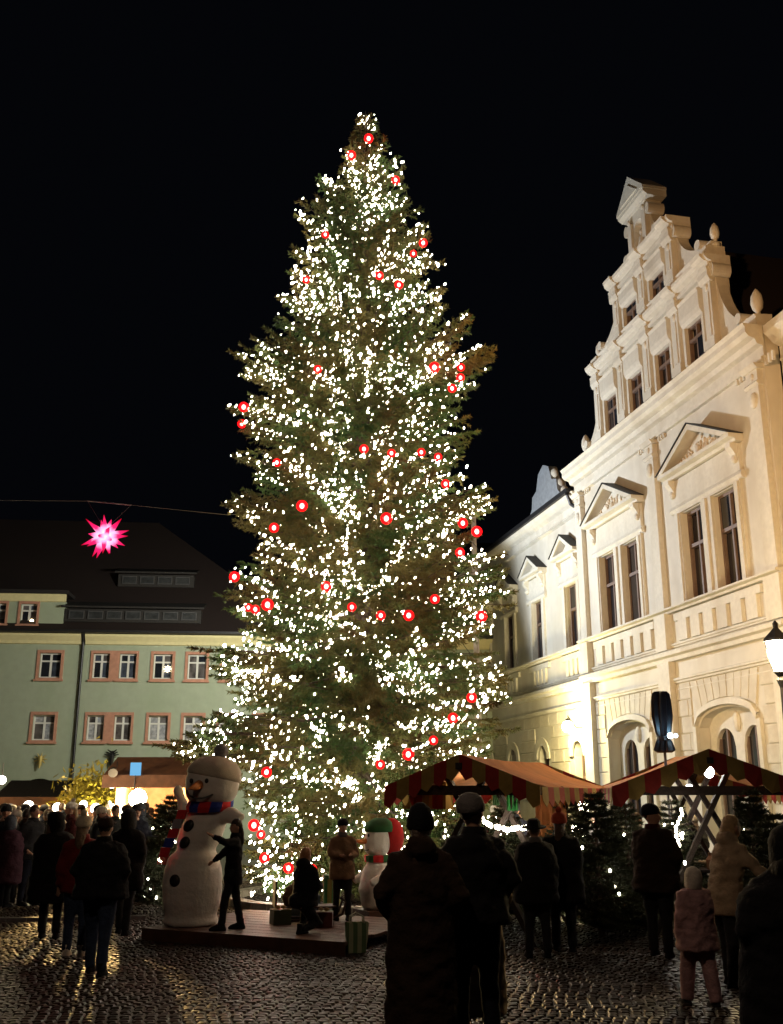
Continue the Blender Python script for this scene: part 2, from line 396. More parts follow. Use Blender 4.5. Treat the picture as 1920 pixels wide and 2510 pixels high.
# balustrade slots between plinths
for c in bays:
    m = MB(); n = 5; xs = [c - 1.75 + i * (3.5 / n) for i in range(n + 1)]
    for i in range(n + 1): hp('baluster', MB().box(xs[i] - .24, xs[i] + .24, 0, .1, 6.14, 6.72))
    hp('balustrade_rail', MB().box(c - 2.2, c + 2.2, 0, .104, 6.72, 6.93))
for c in wx:
    m = MB(); xs = [c - .6 + i * .4 for i in range(4)]
    for x in xs: hp('baluster', MB().box(x - .12, x + .12, -.3, -.21, 6.14, 6.72))
    hp('balustrade_rail', MB().box(c - 1.1, c + 1.1, -.3, -.206, 6.72, 6.93))
# arched ground floor windows of the gabled block: inner wall with two arched lights
for c in bays:
    m = MB(); ops = [(c - 1.15, c - .2), (c + .2, c + 1.15)]
    wall_grid(m, c - 1.44, c + 1.44, .9, 4.2, -.44, -.3, [(a, b, 1.0, 3.75) for a, b in ops])
    for a, b in ops: arch_top(m, a, b, 3.15, .5, 3.75, -.44, -.303)
    m.ball((c, -.28, 3.78), .14, .1, .26, 8, 6); hp('arched_infill', m)
    for a, b in ops: hall_window((a + b) / 2, b - a, 1.0, 3.75, -.42, trans=.45)
    k = MB(); n = 14; pr = []
    for i in range(n + 1):
        t = -1 + 2 * i / n; pr.append((c + t * 1.5, 3.74 + .47 * math.sqrt(max(0, 1 - t * t))))
    for (xa, za), (xb, zb) in zip(pr, pr[1:]):
        k.add([(xa, 0, za), (xb, 0, zb), (xb, 0, zb + .16), (xa, 0, za + .16), (xa, .13, za), (xb, .13, zb), (xb, .1, zb + .16), (xa, .1, za + .16)], [(0, 4, 5, 1), (4, 7, 6, 5), (7, 3, 2, 6)])
    hp('hood_mould', k)
    hp('jamb', MB().box(c - 1.62, c - 1.46, 0, .1, .9, 3.75)); hp('jamb', MB().box(c + 1.46, c + 1.62, 0, .1, .9, 3.75))
for c in wx:
    k = MB(); n = 12; pr = []
    for i in range(n + 1):
        a = math.pi * i / n; pr.append((math.cos(a), math.sin(a)))
    for (ca, sa), (cb, sb) in zip(pr, pr[1:]):
        i_, o_ = .52, .82; z = 3.3
        k.add([(c + ca * i_, -.25, z + sa * i_), (c + cb * i_, -.25, z + sb * i_), (c + cb * o_, -.25, z + sb * o_), (c + ca * o_, -.25, z + sa * o_),
               (c + ca * i_, -.19, z + sa * i_), (c + cb * i_, -.19, z + sb * i_), (c + cb * o_, -.19, z + sb * o_), (c + ca * o_, -.19, z + sa * o_)], [(0, 1, 5, 4), (4, 5, 6, 7), (7, 6, 2, 3)])
    hp('hood_mould', k)
# rusticated stone blocks of the ground floor, one by one
unit = MB(); b_ = .012
vs = []
for y_, i_ in ((0, 0), (.7, 0), (1, b_ * 2)):
    for z_ in (0, 1):
        for x_ in (0, 1): vs.append((x_ + (i_ if x_ == 0 else -i_), y_, z_ + ((i_ * 2 if z_ == 0 else -i_ * 2))))
unit.add(vs, [(0, 1, 5, 4), (1, 3, 7, 5), (3, 2, 6, 7), (2, 0, 4, 6), (4, 5, 9, 8), (5, 7, 11, 9), (7, 6, 10, 11), (6, 4, 8, 10), (8, 9, 11, 10)])
ume = unit.mesh('stone_block'); ume.materials.append(stone_m)
nb = 0
def blocks(x0, x1, yb, avoid):
    global nb
    rows = 7; zb = 1.75; rh = (4.97 - zb) / rows
    for r_ in range(rows):
        z = zb + r_ * rh; x = x0 - (.45 if r_ % 2 else 0)
        while x < x1:
            wd = .92; a, b = max(x, x0) + .01, min(x + wd, x1) - .01; x += wd
            segs = [(a, b)]
            for (p, q, zl, zh) in avoid:
                if z + rh <= zl or z >= zh: continue
                ns_ = []
                for (a_, b2) in segs:
                    if b2 <= p or a_ >= q: ns_.append((a_, b2)); continue
                    if a_ < p: ns_.append((a_, p - .01))
                    if b2 > q: ns_.append((q + .01, b2))
                segs = ns_
            for (a_, b2) in segs:
                if b2 - a_ < .12: continue
                o = bpy.data.objects.new('stone_block', ume); col.objects.link(o); o.parent = hall
                o.location = (a_, yb, z + .01); o.scale = (b2 - a_, .035 + random.uniform(0, .012), rh - .02); nb += 1
av = [(c - 1.7, c + 1.7, 0, 5) for c in bays] + [(x - .36, x + .36, 0, 6) for x in (.35, 6.05, 11.65)]
blocks(.0, 12, 0, av)
blocks(12.7, 26, -.3, [(c - .85, c + .85, 0, 4.15) for c in wx]); blocks(-3.2, -.02, -.5, [])
# voussoirs fanning over the wide arches
for c in bays:
    n = 9
    for i in range(n):
        t0, t1 = -1 + 2 * i / n, -1 + 2 * (i + 1) / n
        def pt(t, top): return (c + t * (1.45 if not top else 1.68), (4.96 if top else 3.92 + .49 * math.sqrt(max(0, 1 - (t * .95) ** 2))))
        e = .012; poly = [pt(t0 + e, 0), pt(t1 - e, 0), pt(t1 - e, 1), pt(t0 + e, 1)]
        hp('voussoir', MB().prism(poly, 0, .04 + random.uniform(0, .008)), stone_m)
# gable
def swag(poly, name='volute', y0=-.45, y1=-.05):
    hp(name, MB().prism(poly, y0, y1))
def gable_tier(xs, wins, z0, zw0, zw1, z1, ztop, half, up=.3):
    holes = [(c - .46, c + .46, zw0, zw1) for c in wins]
    hp('gable_wall', wall_grid(MB(), xs[0] - .2, xs[-1] + .2, z0, z1, -.5, 0, holes), plaster)
    for c in wins:
        hall_window(c, .92, zw0, zw1, -.1, trans=.6)
        hp('window_surround', MB().box(c - .58, c - .47, 0, .07, zw0, zw1)); hp('window_surround', MB().box(c + .47, c + .58, 0, .07, zw0, zw1))
        hp('window_hood', MB().mold([(0, zw1 + .01), (.06, zw1 + .02), (.13, zw1 + .12), (.16, zw1 + .26), (.16, z1 - .3), (.2, z1 - .22), (0, z1 - .18)], c - .56, c + .56))
    for x in xs:
        m = MB(); m.box(x - .2, x + .2, 0, .11, z0, z1 - .3); m.box(x - .1, x + .1, .11, .135, z0 + .35, z1 - .6)
        m.box(x - .25, x + .25, 0, .16, z0, z0 + .28); m.mold([(0, z1 - .3), (.13, z1 - .3), (.2, z1 - .15), (.2, z1), (0, z1)], x - .26, x + .26)
        m.ball((x, .11, z1 - .42), .1, .05, .12, 8, 5); hp('pilaster', m)
    hp('cornice', MB().mold([(-.5, z1), (.12, z1), (.14, z1 + .1), (.07, z1 + .12), (.07, z1 + .24), (.2, z1 + .29), (.28, z1 + .37), (.3, z1 + .46), (-.5, z1 + .46)], CX - half, CX + half))
    for x in xs: hp('cornice_break', MB().mold([(.05, z1 + .01), (.2, z1 + .01), (.22, z1 + .11), (.15, z1 + .13), (.15, z1 + .25), (.28, z1 + .3), (.37, z1 + .38), (.39, z1 + .475), (.05, z1 + .475)], x - .25, x + .25))
    if ztop > z1 + .5:
        hp('plinth', MB().mold([(-.45, z1 + .47), (.06, z1 + .47), (.06, ztop - .08), (.11, ztop), (-.45, ztop)], CX - half + .12, CX + half - .12))
        for x in xs: hp('plinth', MB().box(x - .24, x + .24, .06, .15, z1 + .48, ztop - .02))
X1 = [CX + k for k in (-3.75, -1.87, 0, 1.87, 3.75)]; X2 = [CX + k for k in (-1.87, 0, 1.87)]
gable_tier(X1, [(a + b) / 2 for a, b in zip(X1, X1[1:])], 13.7, 13.8, 14.95, 15.95, 16.75, 4.1)
gable_tier(X2, [(a + b) / 2 for a, b in zip(X2, X2[1:])], 16.75, 16.85, 17.5, 18.3, 18.75, 2.25)
def finial(x, z, s=1.0):
    m = MB(); m.loft([(x, -.2, z + a * s, b * s * .72, b * s * .72) for a, b in ((0, .16), (.08, .17), (.12, .09), (.2, .07), (.28, .16), (.42, .2), (.6, .17), (.72, .08), (.78, .02))], 12)
    hp('finial', m, smooth=True)
def scroll(sd, xa, za, xb, zb, nm='volute'):
    # concave sweep from (xa,za) top by the pilaster to (xb,zb) low and outside
    pts = []
    for i in range(13):
        a = math.pi / 2 * i / 12; pts.append((xa + (xb - xa) * (1 - math.cos(a)), za + (zb - za) * math.sin(a)))
    base = min(za, zb) - .3
    poly = [(xa - sd * .25, za + .02)] + pts + [(xb, base), (xa - sd * .25, base)]
    if sd < 0: poly = poly[::-1]
    hp(nm, MB().prism(poly, -.42, -.08))
    hp('volute_scroll', MB().prism([(xa + sd * (.1 + .13 * math.cos(a)), za - .15 + .2 * math.sin(a)) for a in [k * math.pi / 8 * (1 if sd > 0 else 1) for k in range(16)]], -.46, .1))
    hp('volute_scroll', MB().prism([(xb - sd * .5 + .15 * math.cos(k * math.pi / 8), zb + .12 + .15 * math.sin(k * math.pi / 8)) for k in range(16)], -.46, .06))
for sd in (-1, 1):
    scroll(sd, CX + sd * 3.95, 16.1, CX + sd * 5.5, 13.85); finial(CX + sd * 5.55, 13.68, 1.15)
    scroll(sd, CX + sd * 2.1, 18.4, CX + sd * 3.9, 16.95); finial(CX + sd * 3.95, 16.75, .95)
    scroll(sd, CX + sd * .66, 20.1, CX + sd * 1.5, 18.95)
# top aedicule with niche and pediment cap
m = MB(); wall_grid(m, CX - .62, CX + .62, 18.75, 20.35, -.5, .03, [(CX - .3, CX + .3, 19.1, 20.05)])
arch_top(m, CX - .3, CX + .3, 19.72, .28, 20.05, -.5, .026); m.box(CX - .33, CX + .33, -.49, -.22, 18.9, 20.1); hp('aedicule', m)
for sd in (-1, 1):
    m = MB(); m.box(CX + sd * .5 - .12, CX + sd * .5 + .12, .03, .11, 18.95, 20.05); m.ball((CX + sd * .5, .1, 20.14), .1, .06, .1, 8, 5); m.box(CX + sd * .5 - .14, CX + sd * .5 + .14, .03, .13, 18.78, 18.95); hp('niche_pilaster', m)
m = MB(); m.mold([(-.55, 20.35), (.12, 20.35), (.26, 20.45), (.28, 20.56), (-.55, 20.56)], CX - .92, CX + .92)
m.prism([(CX - .95, 20.56), (CX - .95, 20.66), (CX, 21.55), (CX + .95, 20.66), (CX + .95, 20.56)][::-1], -.55, .30); hp('pediment_cap', m)
hp('cap_moulding', MB().prism([(CX - .6, 20.7), (CX, 21.22), (CX + .6, 20.7)][::-1], .3, .34))
m = MB(); m.loft([(CX, -.1, 19.0 + a, b, b) for a, b in ((0, .1), (.1, .15), (.35, .12), (.45, .07), (.5, .09), (.6, .09), (.7, .02))], 10); hp('niche_figure', m, smooth=True)
# grey dormer gable further along the wing roof
m = MB(); m.prism([(15.6, 12.8), (15.6, 13.6), (16.0, 13.9), (16.1, 14.4), (16.6, 14.55), (16.9, 15.2), (17.5, 15.45), (18.1, 15.2), (18.4, 14.55), (18.9, 14.4), (19.0, 13.9), (19.4, 13.6), (19.4, 12.8)][::-1], -1.3, -.9)
hp('dormer_gable', m, mat('grey_plaster', (.30, .33, .36), .8))
for x in (15.75, 16.15, 16.7): 
    m = MB(); m.ball((x, -1.1, 13.8 + (x - 15.75) * 1.1), .17, .17, .22, 8, 6); hp('finial', m, smooth=True)

# ------------------------------------------------------------------ green house (left)
LA = R(5)
gh = thing('corner_house', 'pale green plastered house with pink window surrounds and steep tiled roof', 'building', (-18, 44, 0), LA)
def gp(name, mb, m, parent=None, **k): return obj(name, mb, m, parent or gh, **k)
wins = []
for z0, z1, sh in ((6.8, 8.15, 0), (4.12, 5.46, -.04)):
    for a, b in ((2.37, 3.53), (4.69, 5.62), (5.85, 6.78), (7.31, 8.38), (8.82, 9.88), (10.35, 11.4), (11.9, 12.95), (13.4, 14.4), (-.6, .5), (-3, -1.9)):
        p = .12 if b - a > 1 else .1
        wins.append((a + p + sh, b - p + sh, z0 + .13, z1 - .13, a + sh, b + sh, z0, z1))
top = [(a, b, 9.3, 10.2, a - .1, b + .1, 9.2, 10.32) for a, b in ((1.45, 2.17), (.1, .82), (-1.3, -.6))]
holes = [h[:4] for h in wins] + [(2.2, 3.72, 0, 2.72)]
m = wall_grid(MB(), -10, 26, 0, 8.45, 0, .4, holes); arch_top(m, 2.2, 3.72, 2.15, .5, 2.72, .004, .4); gp('wall', m, green_wall)
m = wall_grid(MB(), -10, 3.35, 9.0, 10.35, 0, .4, [h[:4] for h in top]); gp('wall', m, green_wall)
gp('wall', MB().box(3.0, 3.35, .4, 3.5, 9.0, 10.35), green_wall)
gp('wall', MB().box(-9.9, 25.9, 1.2, 1.25, 0, 10.3), mat('dark_room', (.05, .04, .035), .9))
gp('cornice', MB().mold([(0, 8.4), (-.1, 8.42), (-.16, 8.55), (-.32, 8.75), (-.34, 8.84), (0, 8.86)], -10, 4.25), yellow_trim)
gp('cornice', MB().mold([(0, 8.4), (-.1, 8.42), (-.16, 8.55), (-.32, 8.75), (-.34, 8.84), (0, 8.86)], 4.42, 26), yellow_trim)
gp('cornice', MB().mold([(0, 10.3), (-.08, 10.32), (-.18, 10.5), (-.26, 10.62), (0, 10.64)], -10, 3.4), yellow_trim)
gt = MB(); gt.mold([(-.36, 8.86), (-.5, 8.9), (-.5, 9.0), (-.3, 9.0)], -10, 26); gt.tube([(4.33, -.4, 8.9), (4.33, -.14, 8.5), (4.33, -.1, 8.2), (4.33, -.1, 0)], .055, 8); gp('downpipe', gt, metal_dark)
tk = math.tan(R(48))
def rf(x, z, off=0): return (x, -.3 + (z - 9.0) / tk + off, z)
RT = 15.6
ridge = [rf(-14, RT), rf(6.4, RT)]
m = MB(); b2 = rf(0, RT)[1]
m.add([rf(-14, 9.0), rf(14.5, 9.0), rf(6.4, RT), rf(-14, RT), (14.5, b2 * 2 + .3, 9.0), (-14, b2 * 2 + .3, 9.0)], [(0, 1, 2, 3), (1, 4, 2), (4, 5, 3, 2)])
gp('roof', m, roof_red)
m = MB(); m.add([rf(9, 9.0, .02), rf(26, 9.0, .02), rf(26, 11.6, .02), rf(9, 11.6, .02)], [(0, 1, 2, 3)]); gp('roof', m, roof_red)
m = MB(); m.prism([(-10.2, 10.64), (-10.2, 10.8), (3.5, 10.8), (3.5, 10.64)][::-1], -.3, 2.6); gp('roof', m, roof_dark)
def dormer_strip(x0, x1, z, n):
    y0 = rf(0, z)[1] - .45; st = obj('dormer', MB().box(x0 - .12, x1 + .12, y0 + .05, y0 + 1.1, z - .32, z + .27), roof_dark, gh)
    lid = MB(); lid.add([(x0 - .25, y0 - .2, z + .28), (x1 + .25, y0 - .2, z + .28), (x1 + .25, y0 + 1.3, z + .75), (x0 - .25, y0 + 1.3, z + .75), (x0 - .25, y0 - .2, z + .36), (x1 + .25, y0 - .2, z + .36), (x1 + .25, y0 + 1.3, z + .83), (x0 - .25, y0 + 1.3, z + .83)],
        [(0, 1, 2, 3)[::-1], (4, 5, 6, 7), (0, 1, 5, 4), (1, 2, 6, 5), (0, 4, 7, 3), (3, 7, 6, 2)]); obj('dormer_roof', lid, roof_dark, st)
    w_ = (x1 - x0) / n
    for i in range(n):
        a = x0 + i * w_ + .08; b = x0 + (i + 1) * w_ - .08
        f = MB(); f.box(a, b, y0 - .02, y0 + .045, z - .2, z - .16); f.box(a, b, y0 - .02, y0 + .045, z + .13, z + .17); f.box(a, a + .04, y0 - .02, y0 + .045, z - .16, z + .13); f.box(b - .04, b, y0 - .02, y0 + .045, z - .16, z + .13)
        obj('window_frame', f, mat('grey_paint', (.05, .05, .055), .6), st); obj('pane', MB().box(a + .04, b - .04, y0, y0 + .03, z - .16, z + .13), mat('dormer_glass', (.03, .032, .035), .3, .4, 6), st)
dormer_strip(3.5, 9.3, 9.75, 7); dormer_strip(5.4, 8.7, 11.75, 4)
def house_window(h, curtained):
    a, b, z0, z1, A, B, Z0, Z1 = h
    m = MB(); m.box(A, a, -.05, .1, Z0, Z1); m.box(b, B, -.05, .1, Z0, Z1); m.box(a, b, -.05, .1, Z0, z0); m.box(a, b, -.05, .1, z1, Z1); m.box(A - .05, B + .05, -.12, -.05, Z0 - .02, Z0 + .06)
    wn = gp('window', m, pink_trim)
    f = MB(); t = .06; y0, y1 = .14, .2; c = (a + b) / 2; zt = z0 + (z1 - z0) * .68
    f.box(a, a + t, y0, y1, z0, z1); f.box(b - t, b, y0, y1, z0, z1); f.box(a + t, b - t, y0, y1, z0, z0 + t); f.box(a + t, b - t, y0, y1, z1 - t, z1)
    f.box(c - .045, c + .045, y0 - .01, y1, z0 + t, z1 - t); f.box(a + t, c - .045, y0 - .01, y1, zt - .035, zt + .035); f.box(c + .045, b - t, y0 - .01, y1, zt - .035, zt + .035)
    obj('window_frame', f, white_wood, wn)
    for (p, q, r_, s) in ((a + t, c - .045, z0 + t, zt - .035), (c + .045, b - t, z0 + t, zt - .035), (a + t, c - .045, zt + .035, z1 - t), (c + .045, b - t, zt + .035, z1 - t)):
        obj('pane', MB().box(p, q, .165, .18, r_, s), curtained_m(curtained), wn)
half_glass = mat('dim_curtain_glass', (.11, .10, .10), .15, .6, 3, spec=.7); blue_glass = mat('grey_blue_glass', (.05, .06, .085), .1, .7, 2.5, spec=.8)
def curtained_m(k): return random.choice((curtain_glass, curtain_glass, half_glass)) if k else random.choice((dark_glass, blue_glass, half_glass))
for i, h in enumerate(wins): house_window(h, i >= 10)
for h in top: house_window(h, False)
obj('mullion_panel', MB().box(5.62, 5.85, -.045, .1, 6.8, 8.15), pink_trim, gh); obj('mullion_panel', MB().box(5.58, 5.81, -.045, .1, 4.12, 5.46), pink_trim, gh)
m = MB(); 
for i in range(8): m.box(2.22 + i * .187, 2.39 + i * .187, .25, .3, 0, 2.7)
gp('door', m, timber)
# far roofs behind the tree and the hall wing
fb = thing('back_house', 'dark house with reddish roof seen between tree and town hall', 'building', (4.5, 62, 0), 0)
obj('wall', MB().box(-7, 7, 0, 9, 0, 13.2), mat('back_plaster', (.12, .09, .07), .9), fb)
obj('roof', MB().mold([(-.5, 13.2), (4.5, 18.6), (9.5, 13.2)], -7.3, 7.3), roof_red, fb)

# small warm window stars / wall ornaments on the green house
def gloc(x, y, z): return gh.matrix_basis @ Vector((x, y, z))
gh_M = Matrix.Translation((-18, 44, 0)) @ Matrix.Rotation(LA, 4, 'Z')
def window_star(x, z, r_, lab, s):
    m = MB(); p = gh_M @ Vector((x, .1, z))
    for i in range(8):
        a = i * math.pi / 4; d = Vector((math.cos(a), 0, math.sin(a)))
        m.tube([(0, 0, 0), d * r_], [r_ * .3, .002], 5)
    o = obj('window_star', m, glow('warm_star', (1, .78, .45), s)); o.location = p; tag(o, lab, 'star lamp')
window_star(8.05, 7.38, .17, 'small glowing star hanging in upper window nearest the big tree', 14)
window_star(1.95, 9.45, .1, 'small dim star lamp in the attic storey window at upper left', 3)
m = MB()
for a in range(0, 360, 40): m.tube([(0, 0, 0), (math.cos(R(a)) * .3, -.05, math.sin(R(a)) * .28)], [.06, .01], 5)
m.tube([(0, -.08, .12), (0, -.1, -.38)], [.1, .03], 6)
o = obj('wall_ornament', m, mat('gold_paint', (.5, .4, .14), .4, metal=.3)); o.location = gh_M @ Vector((2.95, -.08, 3.45)); tag(o, 'gold angel shaped ornament on green wall above the arched doorway', 'ornament')
m = MB(); m.tube([(0, 0, .3), (0, -.1, 0), (0, -.08, -.45)], [.05, .12, .04], 6)
for sd in (-1, 1):
    for k in range(3): m.tube([(0, -.06, .1 + k * .06), (sd * (.3 - k * .05), -.12, .16 + k * .1)], [.05, .02], 5)
o = obj('wall_ornament', m, black_m); o.location = gh_M @ Vector((5.95, -.05, 3.5)); tag(o, 'dark winged ornament fixed on green wall under the double window', 'ornament')
# ------------------------------------------------------------------ lamps that light the square
def point(name, loc, c, wt, r_, par=None):
    l = bpy.data.lights.new(name, 'POINT'); l.energy = wt; l.color = c; l.shadow_soft_size = r_
    o = bpy.data.objects.new(name, l); col.objects.link(o); o.location = loc
    if par: o.parent = par
    return o
mast = thing('floodlight_mast', 'tall floodlight mast standing behind the Christmas tree, aimed at the facades', 'floodlight', (-3.1, 35.0, 0))
m = MB(); m.tube([(0, 0, 0), (0, 0, 4), (0, 0, 8.6)], [.1, .08, .06], 10); obj('pole', m, metal_dark, mast)
obj('cross_arm', MB().box(-.7, .7, -.05, .05, 8.45, 8.55), metal_dark, mast)
for sx, rz in ((-.55, .5), (.55, -.9)):
    h = MB(); Mx = Matrix.Translation((sx, 0, 8.75)) @ Matrix.Rotation(rz, 4, 'Z'); h.box(-.22, .22, -.1, .08, -.16, .16, Mx); obj('lamp_head', h, metal_dark, mast)
    f = MB(); f.box(-.19, .19, .085, .1, -.13, .13, Mx); obj('lamp_glass', f, glow('flood_glass', (.9, .95, 1), 60, False), mast)
def spot(name, loc, target, c, wt, ang, r_=.12, blend=.5):
    l = bpy.data.lights.new(name, 'SPOT'); l.energy = wt; l.color = c; l.shadow_soft_size = r_; l.spot_size = R(ang); l.spot_blend = blend
    o = bpy.data.objects.new(name, l); col.objects.link(o); o.location = loc
    o.rotation_euler = (Vector(target) - Vector(loc)).to_track_quat('-Z', 'Y').to_euler(); return o
spot('floodlight_beam', (-2.75, 34.8, 9.0), (3.5, 31, 12.0), (.90, .95, 1.0), 6300, 150, .15, .25)
spot('floodlight_beam', (-3.5, 35.3, 9.0), (-11, 45.5, 8), (1, .98, .82), 4300, 120, .2)
# added sodium fill on an unseen post, for the orange in the hall's shadows
fl = thing('facade_fill', 'added sodium fill light on an unseen post aimed at the town hall', 'floodlight', (-2.0, 4.4, 0))
m = MB(); m.tube([(-2.2, -1.5, 0), (-2.2, -1.5, 5), (-1.4, -1, 7.3), (0, -.2, 7.7)], [.08, .07, .05, .04], 8); obj('post', m, metal_dark, fl); obj('lamp_head', MB().box(-.2, .1, -.2, .1, 7.72, 7.95), metal_dark, fl)
spot('sodium_beam', (-1.85, 4.6, 7.75), (11.6, 26, 11.2), (1, .52, .2), 10500, 46, .22, .45)
point('foreground_fill', (-1.95, 4.4, 7.5), (1, .72, .48), 270, .15)  # fill light added for the snowman and foreground, no lamp of its own

def lantern(loc, label, h=4.65, wt=500, c=(1, .74, .36)):
    t = thing('street_lamp', label, 'street lamp', loc); k = h / 4.65
    m = MB(); m.tube([(0, 0, 0), (0, 0, .5), (0, 0, .9), (0, 0, 1.0), (0, 0, 3.3), (0, 0, 3.95 * k)], [.14, .12, .09, .055, .045, .035], 10); obj('post', m, metal_dark, t)
    m = MB(); m.loft([(0, 0, 3.9 * k, .03, .03), (0, 0, 4.05 * k, .09, .09), (0, 0, 4.12 * k, .05, .05), (0, 0, 4.2 * k, .13, .13)], 6); obj('holder', m, metal_dark, t)
    z0, z1 = h * .91, h * 1.03
    m = MB(); m.loft([(0, 0, z0, .13, .13), (0, 0, z1, .23, .23)], 6); g_ = obj('lantern_glass', m, glow('lantern_glow', (1, .86, .55), 16, False), t)
    m = MB()
    for i in range(6):
        a = i * math.pi / 3; m.beam((.135 * math.cos(a), .135 * math.sin(a), z0), (.237 * math.cos(a), .237 * math.sin(a), z1), .018)
    m.loft([(0, 0, z1, .27, .27), (0, 0, z1 + .05, .25, .25), (0, 0, z1 + .2, .1, .1), (0, 0, z1 + .26, .05, .05), (0, 0, z1 + .34, .06, .06), (0, 0, z1 + .4, .01, .01)], 6); obj('lantern_frame', m, metal_dark, t)
    g_.visible_shadow = True
    # four lamps just outside the panes: the light of the lantern itself
    for i in range(3):
        a = i * 2 * math.pi / 3 + .4; point('lantern_light', (.3 * math.cos(a), .3 * math.sin(a), (z0 + z1) / 2), c, wt / 3, .1, t)
    return t
p = at(1907, 1590, 19.0)
lantern((p.x, 19.0, 0), 'old style street lantern glowing at the right edge before the hall', p.z, 950)
s_ = 12.78; p = Vector((HX - .2148 * s_ - .9767 * .45, HY + .9767 * s_ - .2148 * .45, 4.33))
wl = thing('wall_lamp', 'very bright warm lamp beside the arched windows of the hall wing', 'wall lamp', p, math.atan2(.9767, -.2148))
m = MB(); m.box(-.06, .06, -.78, -.74, -.2, .2); m.tube([(0, -.74, -.1), (0, -.3, -.1), (0, 0, .3), (0, 0, .1)], [.02, .02, .02, .02], 6); obj('bracket', m, metal_dark, wl)
m = MB(); m.ball((0, 0, -.08), .2, n=14, m=10); obj('globe', m, glow('lantern_glow2', (1, .9, .62), 40, False), wl)
m = MB(); m.loft([(0, 0, .1, .14, .14), (0, 0, .2, .04, .04)], 10); obj('cap', m, metal_dark, wl)
for k in range(3): point('lamp_light', (.28 * math.cos(k * 2.1), .45 + .28 * math.sin(k * 2.1), -.1), (1, .80, .36), 480, .12, wl)

# ------------------------------------------------------------------ red star and its cable
p = at(258, 1315, 24)
star = thing('star_lamp', 'big glowing pink and red many-pointed paper star hanging over the square', 'star', p)
sm = bpy.data.materials.new('star_paper'); sm.use_nodes = True; nt = sm.node_tree; nt.nodes.clear()
tc = nt.nodes.new('ShaderNodeTexCoord'); ln = nt.nodes.new('ShaderNodeVectorMath'); ln.operation = 'LENGTH'; nt.links.new(tc.outputs['Object'], ln.inputs[0])
cr = nt.nodes.new('ShaderNodeValToRGB'); els = cr.color_ramp.elements
els[0].position = .10; els[0].color = (1, .85, .97, 1); els[1].position = .62; els[1].color = (.38, .0, .012, 1)
e = els.new(.24); e.color = (1, .42, .72, 1); e = els.new(.36); e.color = (.8, .015, .13, 1)
nt.links.new(ln.outputs['Value'], cr.inputs[0]); em = nt.nodes.new('ShaderNodeEmission'); nt.links.new(cr.outputs[0], em.inputs[0]); em.inputs[1].default_value = 1.7
fo = nt.nodes.new('ShaderNodeOutputMaterial'); nt.links.new(em.outputs[0], fo.inputs[0])
n = 26
for i in range(n):
    z = 1 - 2 * (i + .5) / n; a = i * 2.39996; r_ = math.sqrt(1 - z * z); d = Vector((r_ * math.cos(a), r_ * math.sin(a), z))
    L = (.62 if i % 3 else .42) * random.uniform(.85, 1.08)
    m = MB(); m.tube([d * .1, d * .2, d * L], [.07, .095, .003], 4); obj('ray', m, sm, star)
m = MB(); m.ball((0, 0, 0), .17, n=12, m=8); obj('core', m, sm, star)
m = MB(); m.loft([(0, 0, -.0, .05, .05), (0, 0, .02, .05, .05)], 8); 
point('star_light', (.1, -.8, -.1), (1, .08, .12), 22, .2, star)
A = at(215, 1228, 24); B = at(322, 1238, 24); Cc = at(560, 1262, 21.5)
m = MB(); m.tube([A, B], .018, 5); m.tube([at(-60, 1226, 24), A], .006, 4); m.tube([B, Cc, Vector((-.6, 20.6, Cc.z))], .006, 4)
m.tube([A, p + Vector((-.1, 0, .3))], .005, 4); m.tube([B, p + Vector((.1, 0, .3))], .005, 4)
o = obj('cable', m, mat('steel_cable', (.07, .07, .07), .6)); tag(o, 'thin steel cable with a spreader bar carrying the red star', 'cable')

# ------------------------------------------------------------------ the Christmas tree
AX, AY = -.62, 20.6
prof1680 = [(262, 772, 806), (300, 745, 822), (340, 736, 862), (380, 715, 885), (402, 672, 892), (450, 660, 888), (500, 625, 918), (540, 612, 932), (580, 602, 940), (640, 582, 948), (680, 592, 978), (722, 560, 1015), (750, 530, 1012), (768, 486, 1068), (800, 522, 1010), (835, 562, 985), (870, 500, 1000), (890, 462, 1012), (930, 525, 1016), (970, 480, 1022), (1020, 530, 1016), (1045, 545, 1000), (1078, 466, 1078), (1110, 502, 1040), (1150, 545, 1065), (1185, 520, 1112), (1230, 458, 1112), (1270, 450, 1112), (1320, 462, 1055), (1355, 512, 1060), (1400, 392, 1062), (1450, 432, 1112), (1500, 470, 1100), (1560, 412, 1072), (1605, 350, 1075), (1645, 480, 1060), (1700, 505, 1085), (1780, 515, 1100), (1850, 525, 1020), (1900, 545, 960), (1945, 560, 950)]
prof = []
for y, l, r_ in prof1680:
    y *= 1.142857; l *= 1.142857; r_ *= 1.142857
    rr = ray(960, y); t = AY / rr[1]; z = HC + t * rr[2]; dep = AY * CT + (z - HC) * ST; axp = 960 + AX * F / dep
    prof.append((max(z, .05), (axp - l) * dep / F, (r_ - axp) * dep / F))
prof.sort(); PZ = np.array([q[0] for q in prof]); PL = np.array([q[1] for q in prof]); PR = np.array([q[2] for q in prof])
def sm_(a, k=5): return np.convolve(np.pad(a, k // 2, 'edge'), np.ones(k) / k, 'valid')
PM = np.minimum(sm_((PL + PR) / 2), 9)
def radius(z, phi):
    c = math.cos(phi); l = float(np.interp(z, PZ, PL)); r_ = float(np.interp(z, PZ, PR)); mm = float(np.interp(z, PZ, PM))
    wgt = min(1, abs(c) ** 1.5 * 1.15); return (r_ if c > 0 else l) * wgt + mm * (1 - wgt)
ZT = PZ.max() + .1
tree = thing('christmas_tree', 'huge spruce Christmas tree covered in white lights in the middle of the square', 'christmas tree', (AX, AY, 0))
